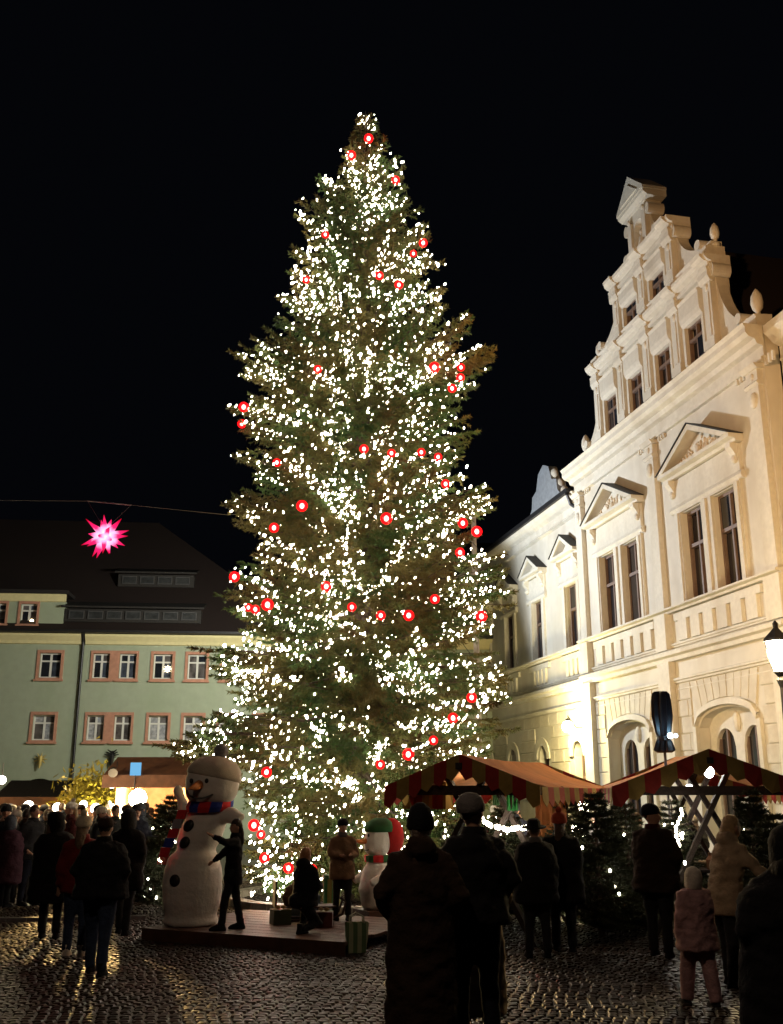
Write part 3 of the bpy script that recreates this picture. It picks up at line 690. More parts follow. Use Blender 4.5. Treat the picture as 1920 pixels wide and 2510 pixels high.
m = MB(); m.tube([(0.0, 0, 0), (.02, 0, 3), (-.03, 0, 7), (.02, 0, 12), (0, 0, ZT - .4), (0, 0, ZT + .25)], [.26, .23, .18, .1, .03, .005], 12); obj('trunk', m, bark, tree)
fv = []; twigs = MB(); bulbs = []
def branch_pts(z0, phi, L, zt, n=8):
    out = []; cx, sx = math.cos(phi), math.sin(phi); bend = random.uniform(-.18, .18)
    for i in range(n + 1):
        t = i / n; sag = -.35 * math.sin(t * math.pi * .9) * min(1, L / 3) * (1 if z0 < 9 else .3)
        a = phi + bend * t * t; out.append((L * t * math.cos(a), L * t * math.sin(a), z0 + (zt - z0) * t ** 1.3 + sag * .8))
    return np.array(out)
def needles(P, Q, dens, ln):
    # needle faces round a shoot from P to Q
    d = Q - P; L = np.linalg.norm(d); n = max(3, int(L * dens)); d = d / (L + 1e-9)
    t = rng.random(n); base = P + np.outer(t * L, d); v = rng.normal(size=(n, 3)); v -= np.outer(v @ d, d) * .99
    v /= np.linalg.norm(v, axis=1)[:, None] + 1e-9; dirn = v * .8 + d * .75 + np.array([0, 0, -.12]); dirn /= np.linalg.norm(dirn, axis=1)[:, None]
    l_ = ln * (.7 + .6 * rng.random(n)); s = np.cross(dirn, rng.normal(size=(n, 3))); s /= np.linalg.norm(s, axis=1)[:, None] + 1e-9
    wd = .014 * (.8 + .5 * rng.random(n)) * (ln / .08)
    fv.append(np.stack([base + s * wd[:, None], base - s * wd[:, None], base + dirn * l_[:, None]], 1))
z = ZT - .05; lev = 0
while z > .25:
    Rm = max(.12, float(np.interp(z, PZ, PM))); nb_ = int(max(5, min(17, 6 + Rm * 3.3)))
    off = random.random() * 6.28; tier = (lev % 5) / 5
    tl = []
    for k_, PP in enumerate((PR, PL)):
        v = float(np.interp(z, PZ, PP)); a = float(np.interp(z - .6, PZ, PP)); b = float(np.interp(z + .6, PZ, PP))
        if v > max(a, b) + .12: tl += [(k_ * math.pi + random.uniform(-.3, .3)) for i in range(5)]
    for k in range(nb_ + len(tl)):
        phi = tl[k - nb_] if k >= nb_ else off + 2 * math.pi * (k + random.uniform(-.3, .3)) / nb_; zt = z + random.uniform(-.15, .15)
        if k >= nb_: zt = z + random.uniform(-.06, .06)
        L = radius(zt, phi) * random.uniform(.88, 1.0); L *= 1 + .26 * mnoise.noise(Vector((math.cos(phi) * 1.7, math.sin(phi) * 1.7, zt * .8)))
        if k < nb_: L *= 1.05 - .2 * tier
        else: L = min(L, radius(zt, phi) * .97)
        if abs(math.cos(phi)) < .8: L *= random.uniform(.8, 1.08)
        if L < .1: continue
        rise = (.1 if z < 6 else -.05 if z < 11 else -.35) * L
        z0 = max(.2, zt + rise + random.uniform(-.05, .05)); P = branch_pts(z0, phi, L, zt)
        twigs.tube([P[0], P[4], P[8]], [.012 + L * .009, .008 + L * .004, .004], 4, cap=False)
        ns_ = int(max(4, L / .115))
        def bp_(t): f = min(7.999, t * 8); i = int(f); return P[i] * (1 - f + i) + P[i + 1] * (f - i)
        needles(bp_(.86), bp_(1.0) + (bp_(1) - bp_(.93)) * .3, 150, .085)
        for j in range(ns_):
            t = .16 + .82 * (j + random.random() * .6) / ns_; b0 = bp_(t); dr = bp_(min(1, t + .05)) - bp_(t - .05); dr /= np.linalg.norm(dr) + 1e-9
            side = np.cross(dr, [0, 0, 1]) * (1 if j % 2 else -1); ls = (.16 + .52 * (1 - t)) * min(1, .35 + L / 3.2) * random.uniform(.7, 1.25)
            q = b0 + (side * random.uniform(.55, .9) + dr * random.uniform(.5, .8) + np.array([0, 0, random.uniform(-.55, .08)])) * ls
            needles(b0, q, 92, .08)
            if ls > .3:
                for u in (.45, .75):
                    b1 = b0 + (q - b0) * u; q1 = b1 + (dr * .7 + side * random.uniform(-.5, .7) + np.array([0, 0, random.uniform(-.8, -.1)])) * ls * .42; needles(b1, q1, 92, .075)
        # a light chain laid along most of the branches
        dk = random.random()
        if dk < .86:
            dens = .042 if dk < .34 else .065 if dk < .64 else .14
            nbul = int(L * .78 / dens)
            for j in range(nbul):
                t = .22 + .8 * (j + random.random()) / max(1, nbul)
                if math.sin(phi) > .45 and random.random() < .6: continue
                b0 = bp_(min(t, 1))
                if mnoise.noise(Vector(b0) * 1.1) * 1.6 + .5 < random.random(): continue
                bulbs.append((b0[0] + random.gauss(0, .06), b0[1] + random.gauss(0, .06), b0[2] + random.gauss(0, .06) + .03))
    lev += 1; z -= .17 + .07 * min(1, (ZT - z) / 8)
# hanging chains low on the left and round the foot
for k in range(26):
    phi = random.uniform(math.pi, 2 * math.pi); zz = random.uniform(.6, 2.2); rr = radius(zz, phi) * random.uniform(.75, .98)
    for j in range(int(zz / .13)):
        a = phi + random.gauss(0, .02); bulbs.append((rr * math.cos(a) + random.gauss(0, .11), rr * math.sin(a) + random.gauss(0, .11), zz - j * .13 + random.gauss(0, .07)))
T = np.concatenate(fv); nf = len(T)
me = bpy.data.meshes.new('foliage'); me.vertices.add(nf * 3); me.vertices.foreach_set('co', T.reshape(-1))
me.loops.add(nf * 3); me.loops.foreach_set('vertex_index', np.arange(nf * 3, dtype=np.int32)); me.polygons.add(nf)
me.polygons.foreach_set('loop_start', np.arange(0, nf * 3, 3, dtype=np.int32)); me.update()
fm = mat('spruce_needles', (.13, .125, .04), .7, .5, .9, spec=.3)
for n_ in fm.node_tree.nodes:
    if n_.type == 'VALTORGB': n_.color_ramp.elements[0].color = (.06, .11, .028, 1); n_.color_ramp.elements[1].color = (.145, .12, .034, 1); n_.color_ramp.elements[0].position = .4; n_.color_ramp.elements[1].position = .58
obj('foliage', me, fm, tree, kind='stuff'); obj('branch', twigs, bark, tree, kind='stuff')
print('NEEDLES', nf, 'bulbs', len(bulbs))
# bulbs: candle-shaped LEDs
bp0 = MB(); bp0.ball((0, 0, 0), .0155, .0155, .03, 5, 4)
bv = np.array(bp0.v); bf = bp0.f
bulb_m = glow('fairy_bulb', (1, .90, .70), 38)
def bulb_rot(): return (Matrix.Rotation(random.gauss(.5, .35), 3, 'Y') @ Matrix.Rotation(random.gauss(0, .3), 3, 'X'))
bulbs.sort(key=lambda b: (b[1] - 0) + abs(b[0]) * .2)
bulbs = [b for b in bulbs if b[2] > .05]
chain = thing('fairy_lights', 'chains of small white bulbs draped over all branches of the big tree', 'fairy lights', (AX, AY, 0))
bvars = []
for k in range(5):
    Rm_ = bulb_rot(); q = MB(); q.add([Rm_ @ Vector(v) for v in bp0.v], bf); me = q.mesh('bulb', True); me.materials.append(bulb_m); bvars.append(me)
for b in bulbs[:300]:
    o = bpy.data.objects.new('bulb', random.choice(bvars)); col.objects.link(o); o.parent = chain; o.location = b; o.scale = (random.uniform(.85, 1.3),) * 3
q = MB()
for b in bulbs[300:]:
    Rm_ = np.array(bulb_rot()); s = random.choice((.55, .7, .85, 1, 1.3)) * random.uniform(.85, 1.15); q.add((bv @ Rm_.T) * s + np.array(b), bf)
obj('bulbs', q, bulb_m, chain, kind='stuff', smooth=True)
w_ = MB()
for k in range(0, 16):
    phi = random.random() * 6.28; z0 = random.uniform(1, 15); pts = []
    for i in range(9):
        a = phi + i * .12; zz = z0 - .05 * i + .12 * math.sin(i * 1.5); rr = radius(zz, a) * .8; pts.append((rr * math.cos(a), rr * math.sin(a), zz))
    w_.tube(pts, .006, 4, cap=False)
obj('wire', w_, mat('green_wire', (.01, .02, .01), .6), chain, kind='stuff')
# red ball lamps
shell = bpy.data.materials.new('red_lamp_shell'); shell.use_nodes = True; nt = shell.node_tree; nt.nodes.clear()
tr = nt.nodes.new('ShaderNodeBsdfTransparent'); tr.inputs[0].default_value = (.9, .09, .08, 1)
em = nt.nodes.new('ShaderNodeEmission'); em.inputs[0].default_value = (1, .010, .014, 1); em.inputs[1].default_value = 1.3
ad = nt.nodes.new('ShaderNodeAddShader'); fo = nt.nodes.new('ShaderNodeOutputMaterial'); nt.links.new(tr.outputs[0], ad.inputs[0]); nt.links.new(em.outputs[0], ad.inputs[1]); nt.links.new(ad.outputs[0], fo.inputs[0])
s1 = MB(); s1.ball((0, 0, 0), .078, n=12, m=8); s1 = s1.mesh('shell', True); s1.materials.append(shell)
s2 = MB(); s2.ball((0, 0, 0), .031, .031, .038, n=8, m=6); s2 = s2.mesh('core', True); s2.materials.append(glow('red_lamp_core', (1, .75, .7), 45))
reds = [(791, 297), (754, 333), (849, 386), (698, 503), (887, 544), (908, 521), (814, 591), (856, 611), (657, 600), (682, 792), (932, 788), (989, 788), (988, 810), (970, 833), (523, 873), (519, 909), (781, 963), (840, 972), (904, 970), (940, 980), (594, 992), (956, 1038), (829, 1112), (588, 1132), (648, 1085), (993, 1122), (1023, 1140), (987, 1185), (700, 1258), (503, 1237), (574, 1297), (548, 1307), (533, 1303), (755, 1302), (817, 1320), (877, 1320), (933, 1285), (1033, 1322), (1012, 1496), (972, 1540), (930, 1588), (876, 1618), (816, 1640), (572, 1656), (545, 1770), (560, 1790), (568, 1840), (619, 1862), (668, 1866)]
zone = lambda x, y: ('near the tip', 'high up', 'in the upper middle', 'in the middle', 'in the lower middle', 'low down', 'near the foot')[min(6, int((y - 280) / 235))] + (' left side' if x < 700 else ' right side' if x > 880 else ' centre')
ordn = 'topmost second third fourth fifth sixth seventh eighth ninth tenth eleventh twelfth'.split()
reds.sort(key=lambda p: p[1]); sides = {'left': [p for p in reds if p[0] < 700], 'right': [p for p in reds if p[0] > 880], 'middle': [p for p in reds if 700 <= p[0] <= 880]}
def rlab(x, y):
    for k, v in sides.items():
        if (x, y) in v:
            i = v.index((x, y)); n_ = len(v); j = n_ - 1 - i
            return 'glowing red ball lamp on the big tree, ' + ((ordn[i] + ' from the tip') if 0 < i < 12 else ordn[0] if i == 0 else ('lowest' if j == 0 else ordn[j] + ' from the foot')) + (' on its %s side' % k if k != 'middle' else ' along its middle')
for (x, y) in reds:
    X, Y_ = x * 1.142857, y * 1.142857
    q = at(X, Y_, AY - .3)
    for it in range(3):
        z_ = q.z; dx = q.x - AX; Rr = radius(z_, 0 if dx > 0 else math.pi); Rf = float(np.interp(z_, PZ, PM)); f = max(.05, 1 - (dx / max(.1, Rr)) ** 2)
        q = at(X, Y_, AY - Rf * 1.02 * math.sqrt(f) - .15)
    t = thing('red_ball_lamp', rlab(x, y), 'ball lamp', q, 0, 'red ball lamps on the Christmas tree', random.uniform(.95, 1.45))
    for nm, mm in (('shell', s1), ('core', s2)):
        o = bpy.data.objects.new(nm, mm); col.objects.link(o); o.parent = t
# ------------------------------------------------------------------ platform and kerbs round the tree
plm = mat('platform_boards', (.075, .032, .018), .55, .3, 5, .3, 20)
pl = thing('wooden_platform', 'low reddish brown wooden platform in front of the Christmas tree carrying the snowmen', 'platform', (0, 0, 0))
A_, B_ = on(354, 2307), on(848, 2345)
dv = (B_ - A_).normalized(); nv = Vector((-dv.y, dv.x, 0)); PLm = Matrix(((dv.x, nv.x, 0, A_.x), (dv.y, nv.y, 0, A_.y), (0, 0, 1, 0), (0, 0, 0, 1)))
Lp = (B_ - A_).length
for i in range(10):
    a = i * .262; b = a + .252; obj('board', MB().box(.02 * (i % 2), Lp - .02 * (i % 3), a, b, .135 + random.uniform(-.003, .003), .17, PLm), plm, pl)
obj('fascia', MB().box(0, Lp, -.03, -.001, 0, .172, PLm), plm, pl); obj('fascia', MB().box(-.031, -.001, -.03, 2.61, 0, .17, PLm), plm, pl)
kb = MB(); a = on(-80, 2262); b = on(360, 2255)
n = 9; km = mat('cable_ramp', (.03, .028, .026), .6, .3, 8)
kr = thing('cable_ramp', 'low dark cable ramp lying across the cobbles left of the platform', 'cable ramp')
for i in range(n):
    p, q = a.lerp(b, i / n), a.lerp(b, (i + .97) / n); t = (q - p).normalized(); s = Vector((-t.y, t.x, 0))
    m = MB(); pr = [(-.17, .0), (-.08, .07), (.08, .07), (.17, .0)]
    vs = [p + s * u + Vector((0, 0, v)) for u, v in pr] + [q + s * u + Vector((0, 0, v)) for u, v in pr]
    m.add(vs, [(0, 1, 2, 3), (7, 6, 5, 4), (0, 4, 5, 1), (1, 5, 6, 2), (2, 6, 7, 3), (3, 7, 4, 0)]); obj('segment', m, km, kr)
# pale stone ring round the foot of the tree
m = MB(); n = 40
rg = thing('tree_kerb', 'pale stone kerb ring around the foot of the big Christmas tree', 'kerb', (AX, AY, 0))
for i in range(n):
    a0 = 2 * math.pi * i / n; a1 = 2 * math.pi * (i + .96) / n; vs = []
    for a in (a0, a1):
        for r_, z_ in ((2.35, 0), (2.35, .14), (2.6, .14), (2.6, 0)): vs.append((r_ * math.cos(a), r_ * math.sin(a), z_))
    obj('kerb_stone', MB().add(vs, [(0, 1, 2, 3), (7, 6, 5, 4), (0, 4, 5, 1), (1, 5, 6, 2), (2, 6, 7, 3), (3, 7, 4, 0)]), mat('kerb_stone', (.32, .29, .24), .6, .2, 8), rg)

# ------------------------------------------------------------------ small firs
def fir_mesh(H, Rb, seed, wild=0):
    rs = np.random.default_rng(seed); st = random.Random(seed); out = []
    tw = MB(); tw.tube([(0, 0, 0), (0, 0, H * .5), (0, 0, H)], [.045, .03, .006], 6); z = .12
    while z < H:
        L0 = Rb * (1 - z / H) ** .8 + .06
        for k in range(11):
            a = st.random() * 6.28; L = L0 * st.uniform(.75, 1.15); d = np.array([math.cos(a), math.sin(a), .25 + wild * st.random()]); P = np.array([0, 0, z]); Q = P + d * L + np.array([0, 0, -.12 * L])
            segs = [(P + (Q - P) * .25, Q)]
            tw.tube([P, Q], [.012, .003], 3, cap=False)
            for u in (.35, .5, .65, .8):
                for sd in (-1, 1):
                    s = np.array([-d[1], d[0], -.15]) * sd; b = P + (Q - P) * u; segs.append((b, b + (s * .8 + d * .6) * L * .42 * (1.25 - u)))
            for (p, q) in segs:
                dd = q - p; n = max(4, int(np.linalg.norm(dd) * 130)); dn = dd / (np.linalg.norm(dd) + 1e-6); t = rs.random(n); v = rs.normal(size=(n, 3)); dr = v / np.linalg.norm(v, axis=1)[:, None] * .8 + dn * .8
                l_ = .045 + .03 * rs.random(n); s = np.cross(dr, rs.normal(size=(n, 3))); s /= np.linalg.norm(s, axis=1)[:, None]; base = p + np.outer(t, dd)
                out.append(np.stack([base + s * .009, base - s * .009, base + dr * l_[:, None]], 1))
        z += .095
    T = np.concatenate(out); nf = len(T); me = bpy.data.meshes.new('foliage'); me.vertices.add(nf * 3); me.vertices.foreach_set('co', T.reshape(-1))
    me.loops.add(nf * 3); me.loops.foreach_set('vertex_index', np.arange(nf * 3, dtype=np.int32)); me.polygons.add(nf); me.polygons.foreach_set('loop_start', np.arange(0, nf * 3, 3, dtype=np.int32)); me.update()
    me.materials.append(mat('fir_needles', (.05, .06, .025), .75, .4, 3)); tm = tw.mesh('trunk'); tm.materials.append(bark); return me, tm
firs = [fir_mesh(1.9, .62, 11), fir_mesh(2.0, .75, 12, .3), fir_mesh(1.5, .55, 13)]
bsm = MB(); bsm.ball((0, 0, 0), .018, .018, .026, 5, 4); bsm = bsm.mesh('bulb'); bsm.materials.append(bulb_m)
def fir(x, y, k, s, label, nlights=0, grp='small cut fir trees set up around the market', face=None, z=0):
    t = thing('fir_tree', label, 'fir tree', (x, y, z), random.random() * 6, grp, s); fo_, tr_ = firs[k]
    for nm, mm in (('trunk', tr_), ('foliage', fo_)):
        o = bpy.data.objects.new(nm, mm); col.objects.link(o); o.parent = t
        if nm == 'foliage': o['kind'] = 'stuff'
    if nlights:
        c = thing('fairy_lights', 'short chain of white bulbs on the ' + label.split(' ', 1)[1] if False else 'few white bulbs strung on ' + label, 'fairy lights', (x, y, z))
        for i in range(nlights):
            h = random.uniform(.25, 1.6) * s; r_ = .62 * s * (1 - h / (2 * s)) * random.uniform(.7, 1.1); a = random.uniform(math.pi * .95, math.pi * 2.05)
            o = bpy.data.objects.new('bulb', bsm); col.objects.link(o); o.parent = c; o.location = (r_ * math.cos(a), r_ * math.sin(a), h)
    return t
P = on(405, 2240); fir(P.x, P.y + .2, 1, .98, 'dark bushy fir beside the giant snowman', 26, z=0)
P = on(375, 2215); fir(P.x - .1, P.y + .6, 0, .95, 'dark fir behind the fir by the snowman', 10)
for (x, y, Y, k, s, nl, lab) in ((1465, 0, 15.3, 1, 1.0, 6, 'wide fir between the two canvas stalls'), (1540, 0, 15.9, 0, .98, 4, 'slim fir behind the man with the dark cap'), (1395, 0, 17.2, 1, 1.02, 8, 'fir behind the orange hatted person'),
                               (1655, 0, 16.2, 0, 1.0, 12, 'fir with a few bulbs under the right stall'), (1850, 0, 14.6, 1, 1.02, 3, 'dense fir at the right edge beside the stall'), (1905, 0, 13.6, 2, 1.15, 0, 'fir cut off by the right picture edge'),
                               (1525, 0, 17.6, 2, 1.2, 0, 'short fir in the back row between the stalls'), (1240, 0, 17.2, 1, .92, 14, 'lit fir under the left canvas stall'), (1115, 0, 17.0, 2, 1.0, 10, 'low fir at the right foot of the big tree')):
    q = at(x, 2100, Y); fir(q.x, Y, k, s, lab, nl)
# yellow lit shrub at the back left
ys = thing('lit_bush', 'leafy bush glowing yellow in the lamp light before the green house', 'bush', (at(232, 1950, 30).x, 30, 0)); yb = []
for i in range(3800):
    c = np.array([rng.normal() * .42, rng.normal() * .3, 1.75 + rng.normal() * .38]); v = rng.normal(size=3) * .055; u = rng.normal(size=3) * .055; yb.append([c + v, c - v, c + u])
m = MB(); 
for k, tri in enumerate(yb): m.v += [tuple(q) for q in tri]; m.f.append((3 * k, 3 * k + 1, 3 * k + 2)); m.mi.append(0)
obj('leaves', m, mat('yellow_leaves', (.42, .36, .06), .7, .4, 6), ys, kind='stuff'); m = MB()
for k in range(6): m.tube([(0, 0, 0), (random.uniform(-.1, .1), 0, .7), (random.uniform(-.5, .5), random.uniform(-.2, .2), 1.9)], [.05, .035, .01], 5)
obj('trunk', m, bark, ys)
def strong(name, loc, c, w_, r_=.08): return point(name, loc, c, w_, r_)

# ------------------------------------------------------------------ market huts at the back left
hutm = mat('hut_boards', (.16, .07, .035), .7, .25, 6, .3, 20)
def hut(x0, x1, Y, h, label, lamp=True, warm=(1, .72, .36), wt=300, roofm=None, lx=0):
    cx = (x0 + x1) / 2; hw = (x1 - x0) / 2; t = thing('market_hut', label, 'market stall', (cx, Y, 0), 0, 'wooden market huts')
    n = max(3, int(hw * 2 / .3))
    for i in range(n):
        a = -hw + i * 2 * hw / n; obj('board', MB().box(a + .006, a + 2 * hw / n - .006, -.0, .03, 0, 1.0), hutm, t)
    obj('counter', MB().box(-hw - .05, hw + .05, -.3, .2, 1.0, 1.05), hutm, t)
    m = MB(); m.box(-hw, hw, 1.6, 1.65, 0, h); m.box(-hw, -hw + .05, .04, 1.6, 0, h); m.box(hw - .05, hw, .04, 1.6, 0, h); obj('wall', m, mat('hut_inside', (.62, .42, .24), .8, .2, 5), t)
    obj('post', MB().box(-hw, -hw + .1, -.06, .039, 1.06, h), hutm, t); obj('post', MB().box(hw - .1, hw, -.06, .039, 1.06, h), hutm, t)
    m = MB(); m.mold([(-.5, h), (-.5, h + .05), (.8, h + .55), (2.0, h + .05), (2.0, h)], -hw - .25, hw + .25); obj('roof', m, roofm or hutm, t)
    obj('fascia', MB().box(-hw - .25, hw + .25, -.54, -.505, h - .26, h + .06), hutm, t)
    for i in range(int(hw * 5)):
        u = -hw + .2 + i * .38; 
        if u > hw - .2: break
        g_ = MB(); s = random.choice((0, 1, 2)); z = 1.052
        if s == 0: g_.loft([(0, 0, 0, .05, .05), (0, 0, .12, .06, .06), (0, 0, .16, .03, .03)], 8)
        elif s == 1: g_.box(-.08, .08, -.06, .06, 0, .12)
        else: g_.ball((0, 0, .07), .07, n=8, m=6)
        o = obj('goods', g_, mat('goods%d' % s, ((.5, .1, .05), (.5, .4, .2), (.2, .3, .12))[s], .6), t); o.location = (u, -.05, z)
    if lamp:
        z = h - (.52 if lx else .35); b = MB(); b.ball((-lx, .1, z), .24 if lx else .15, n=12, m=8); obj('lamp', b, glow('hut_lamp', (1, .85, .6), 40, False), t)
        m = MB(); m.tube([(-lx, .1, z + .13), (-lx, .1, h)], .01, 5); obj('cord', m, metal_dark, t)
        point('hut_light', (-lx, -.45, z - .02), warm, wt, .1, t)
    return t
q0, q1 = at(285, 1960, 27), at(465, 1960, 27)
q0_x = q0.x
hut(q0.x, q1.x, 27, 2.4, 'brown roofed market hut with a blinding white lamp behind the crowd', wt=3200, lx=.42)
q0, q1 = at(20, 1960, 31), at(190, 1960, 31)
hut(q0.x, q1.x, 31, 1.85, 'low market hut with lamps in front of the arched doorway', wt=900, roofm=roof_dark)
# blue sign on the hut roof and its bar
p = at(333, 1885, 26.4); m = MB(); m.box(-.13, .13, -.04, .04, -.16, .16); t = obj('sign', m, glow('blue_sign', (.2, .55, .9), .9)); t.location = p; tag(t, 'small light blue lit sign above the brown hut roof', 'sign')
m = MB(); m.tube([(0, 0, -.16), (0, 0, -.62)], .02, 5); o = obj('bracket', m, metal_dark, t)
# a row of glowing globe lamps hanging over the crowd
for i, (x, y, r_, Y) in enumerate(((5, 1912, .12, 29), (70, 1976, .13, 25.5), (141, 1980, .12, 25.5), (235, 1982, .13, 25.8), (205, 1972, .1, 25.6), (275, 1925, .09, 28), (285, 1908, .08, 27), (180, 1990, .11, 25.5), (22, 1990, .12, 25.5), (300, 1985, .1, 25.7))):
    p = at(x, y, Y); t = thing('globe_lamp', ('white globe lamp ' + ['at the left edge above the crowd', 'second from the left edge of the crowd', 'above the big dark coat group', 'beside the yellow bush, larger one', 'beside the yellow bush, smaller one', 'under the corner of the brown hut roof', 'on the corner of the brown hut roof', 'under the yellow bush', 'low behind the heads at far left', 'just left of the blinding hut lamp'][i]), 'globe lamp', p, 0, 'white globe lamps over the crowd')
    m = MB(); m.ball((0, 0, 0), r_, n=12, m=8); obj('globe', m, glow('globe_glow', (1, .9, .75), 9, True), t)
    m = MB(); m.tube([(0, 0, -r_), (0, 0, -p.z)], .015, 5) if y > 1950 else m.tube([(0, 0, r_), (0, 0, r_ + .35)], .012, 5); m.loft([(0, 0, -r_ - .04, .05, .05), (0, 0, -r_ + .02, .05, .05)], 8); obj('stem', m, metal_dark, t)
hs = thing('added_hut_spot', 'added spotlight on the brown hut to brighten the cobbles', 'spotlight', (q0_x, 26.4, 0))  # invented fixture and beam for the bright patch of cobbles
m = MB(); m.tube([(0, .5, 2.5), (0, .1, 2.55)], [.03, .03], 8); m.tube([(0, .1, 2.6), (.06, -.12, 2.5)], [.07, .12], 10); obj('lamp_head', m, metal_dark, hs)
spot('spot_beam', (q0_x + .07, 26.2, 2.48), (-4.5, 18.4, 0), (1, .62, .22), 7000, 36, .2, .8)
q = at(232, 1975, 29.2); point('bush_fill', (q.x, 29.0, 1.2), (1, .82, .25), 260, .1)  # light without a fixture, added to brighten the bush
for x in (-11.5, -8.2): point('stall_glow', (x, 24.0, 2.6), (1, .78, .45), 260, .25)

# ------------------------------------------------------------------ giant snowman
snow = mat('snow_white', (.80, .78, .74), .85, .08, 3, .3, 25, wear=(.55, .52, .48))
P = on(462, 2269, .17)
sn = thing('snowman_figure', 'giant white snowman with red and blue scarf and carrot nose', 'snowman', (P.x, P.y + .15, .17), R(-19))
# local: facing -y
m = MB(); m.loft([(0, 0, 0, .38, .36), (0, 0, .05, .40, .38), (0, 0, .12, .37, .36), (0, 0, .3, .41, .40), (0, 0, .52, .435, .42), (0, 0, .75, .42, .40), (0, 0, .93, .36, .34), (0, 0, 1.0, .29, .28), (0, 0, 1.05, .285, .275), (0, 0, 1.15, .325, .31), (.01, 0, 1.3, .335, .32), (.02, 0, 1.42, .31, .3), (.03, 0, 1.56, .23, .22), (.03, 0, 1.66, .2, .2)], 28)
m.tube([(.25, 0, 1.5), (.45, -.03, 1.5), (.62, -.06, 1.44)], [.14, .11, .09], 12); m.tube([(-.2, 0, 1.5), (-.38, -.05, 1.6), (-.46, -.1, 1.8)], [.12, .085, .06], 12); m.ball((-.47, -.11, 1.84), .075, .07, .09)
obj('body', fuse(m, .022, 3, .007, 5), snow, sn)
m = MB(); m.ball((.05, -.02, 1.98), .40, .39, .37, 24, 16); m.ball((.05, -.04, 1.86), .40, .36, .27, 20, 12)
hd = obj('head', fuse(m, .022, 6, .004, 4, 2), snow, sn)
m = MB(); m.loft([(.06, 0, 2.03, .395, .39), (.07, 0, 2.05, .412, .405), (.07, 0, 2.10, .408, .40), (.08, .01, 2.2, .37, .365), (.09, .02, 2.3, .27, .265), (.1, .03, 2.35, .12, .12)], 28)
cap = obj('cap', m, mat('cream_knit', (.58, .52, .42), .95, .1, 6, .5, 60), sn, smooth=True); cap.rotation_euler = (R(-6), R(10), 0); cap.location = (-.36, -.2, 0.02)
cap.location = Vector((.06, 0, 2.1)) - cap.rotation_euler.to_matrix() @ Vector((.06, 0, 2.1))
m = MB(); m.ball((.14, .03, 2.42), .11, n=14, m=10); obj('pompom', m, mat('grey_pompom', (.25, .25, .28), .95, .3, 20, .6, 40), sn, smooth=True)
m = MB(); m.tube([(-.04, -.36, 1.93), (-.06, -.53, 1.90), (-.10, -.72, 1.87)], [.075, .05, .008], 12); obj('nose', m, mat('carrot', (.62, .20, .04), .6, .2, 15), sn, smooth=True)
for sx in (-.16, .07):
    m = MB(); m.ball((sx, -.41 + abs(sx) * .08, 1.985), .03, .02, .036); obj('eye', m, black_m, sn, smooth=True)
m = MB(); pts = [(-.02 + .24 * math.sin(a), -.01 - .425 * math.cos(a * .6) + .02 * abs(a), 1.86 - .12 * math.cos(a * 1.2)) for a in [(-1.25 + i * .208) for i in range(13)]]
m.tube(pts, .014, 6); obj('mouth', m, mat('grey_felt', (.1, .1, .1), .9), sn)
for z, r_ in ((1.36, .33), (1.13, .31), (.62, .42)):
    m = MB(); m.ball((-.05, -r_ + .005, z), .085, .035, .085, 14, 8); obj('button', m, black_m, sn, smooth=True)
sr, sb = mat('scarf_red', (.60, .025, .03), .9, .15, 20), mat('scarf_blue', (.02, .045, .32), .9, .15, 20)
n = 12
for i in range(n):
    m = MB(); a0 = 2 * math.pi * i / n; ring = []
    for j in range(5):
        a = a0 + j / 4 * 2 * math.pi / n * .995
        for rr, zz in ((.24, 1.56), (.315, 1.56), (.345, 1.63), (.33, 1.71), (.25, 1.72)): ring.append((.03 + rr * math.cos(a), rr * math.sin(a), zz + .02 * math.sin(a)))
    fs = [(j * 5 + k, (j + 1) * 5 + k, (j + 1) * 5 + (k + 1) % 5, j * 5 + (k + 1) % 5) for j in range(4) for k in range(5)] + [(4, 3, 2, 1, 0), (20, 21, 22, 23, 24)]
    m.add(ring, fs); obj('scarf_band', m, sr if i % 2 else sb, sn, smooth=False)
for i in range(5):
    z = 1.58 - i * .13; m = MB(); m.box(-.27 - .02 * i, -.13 - .02 * i, -.37 - .01 * i, -.33 - .01 * i, z - .128, z); obj('scarf_end', m, (sr, sb)[i % 2] if i != 1 else mat('scarf_grey', (.3, .28, .32), .9), sn)
m = MB()
for i in range(7): m.tube([(-.35 + i * .022, -.395, .93), (-.36 + i * .024, -.4, .83)], .006, 4)
obj('fringe', m, sr, sn)

for ch in sn.children:                                       # the figure leans a little to one side above the belly
    if ch.name.startswith('cap'): ch.location += Vector((.17, .07, 0)); continue
    for v in ch.data.vertices: k = min(.8, max(0, v.co.z - .9)); v.co.x += .215 * k; v.co.y += .09 * k
hc = Vector((.22, .05, 0)); hr_ = Matrix.Rotation(R(13), 3, 'Z')
for ch in sn.children:                                       # the face turns a little towards the viewer
    if ch.name.split('.')[0] in ('nose', 'eye', 'mouth'):
        for v in ch.data.vertices: v.co = hr_ @ (v.co - hc) + hc

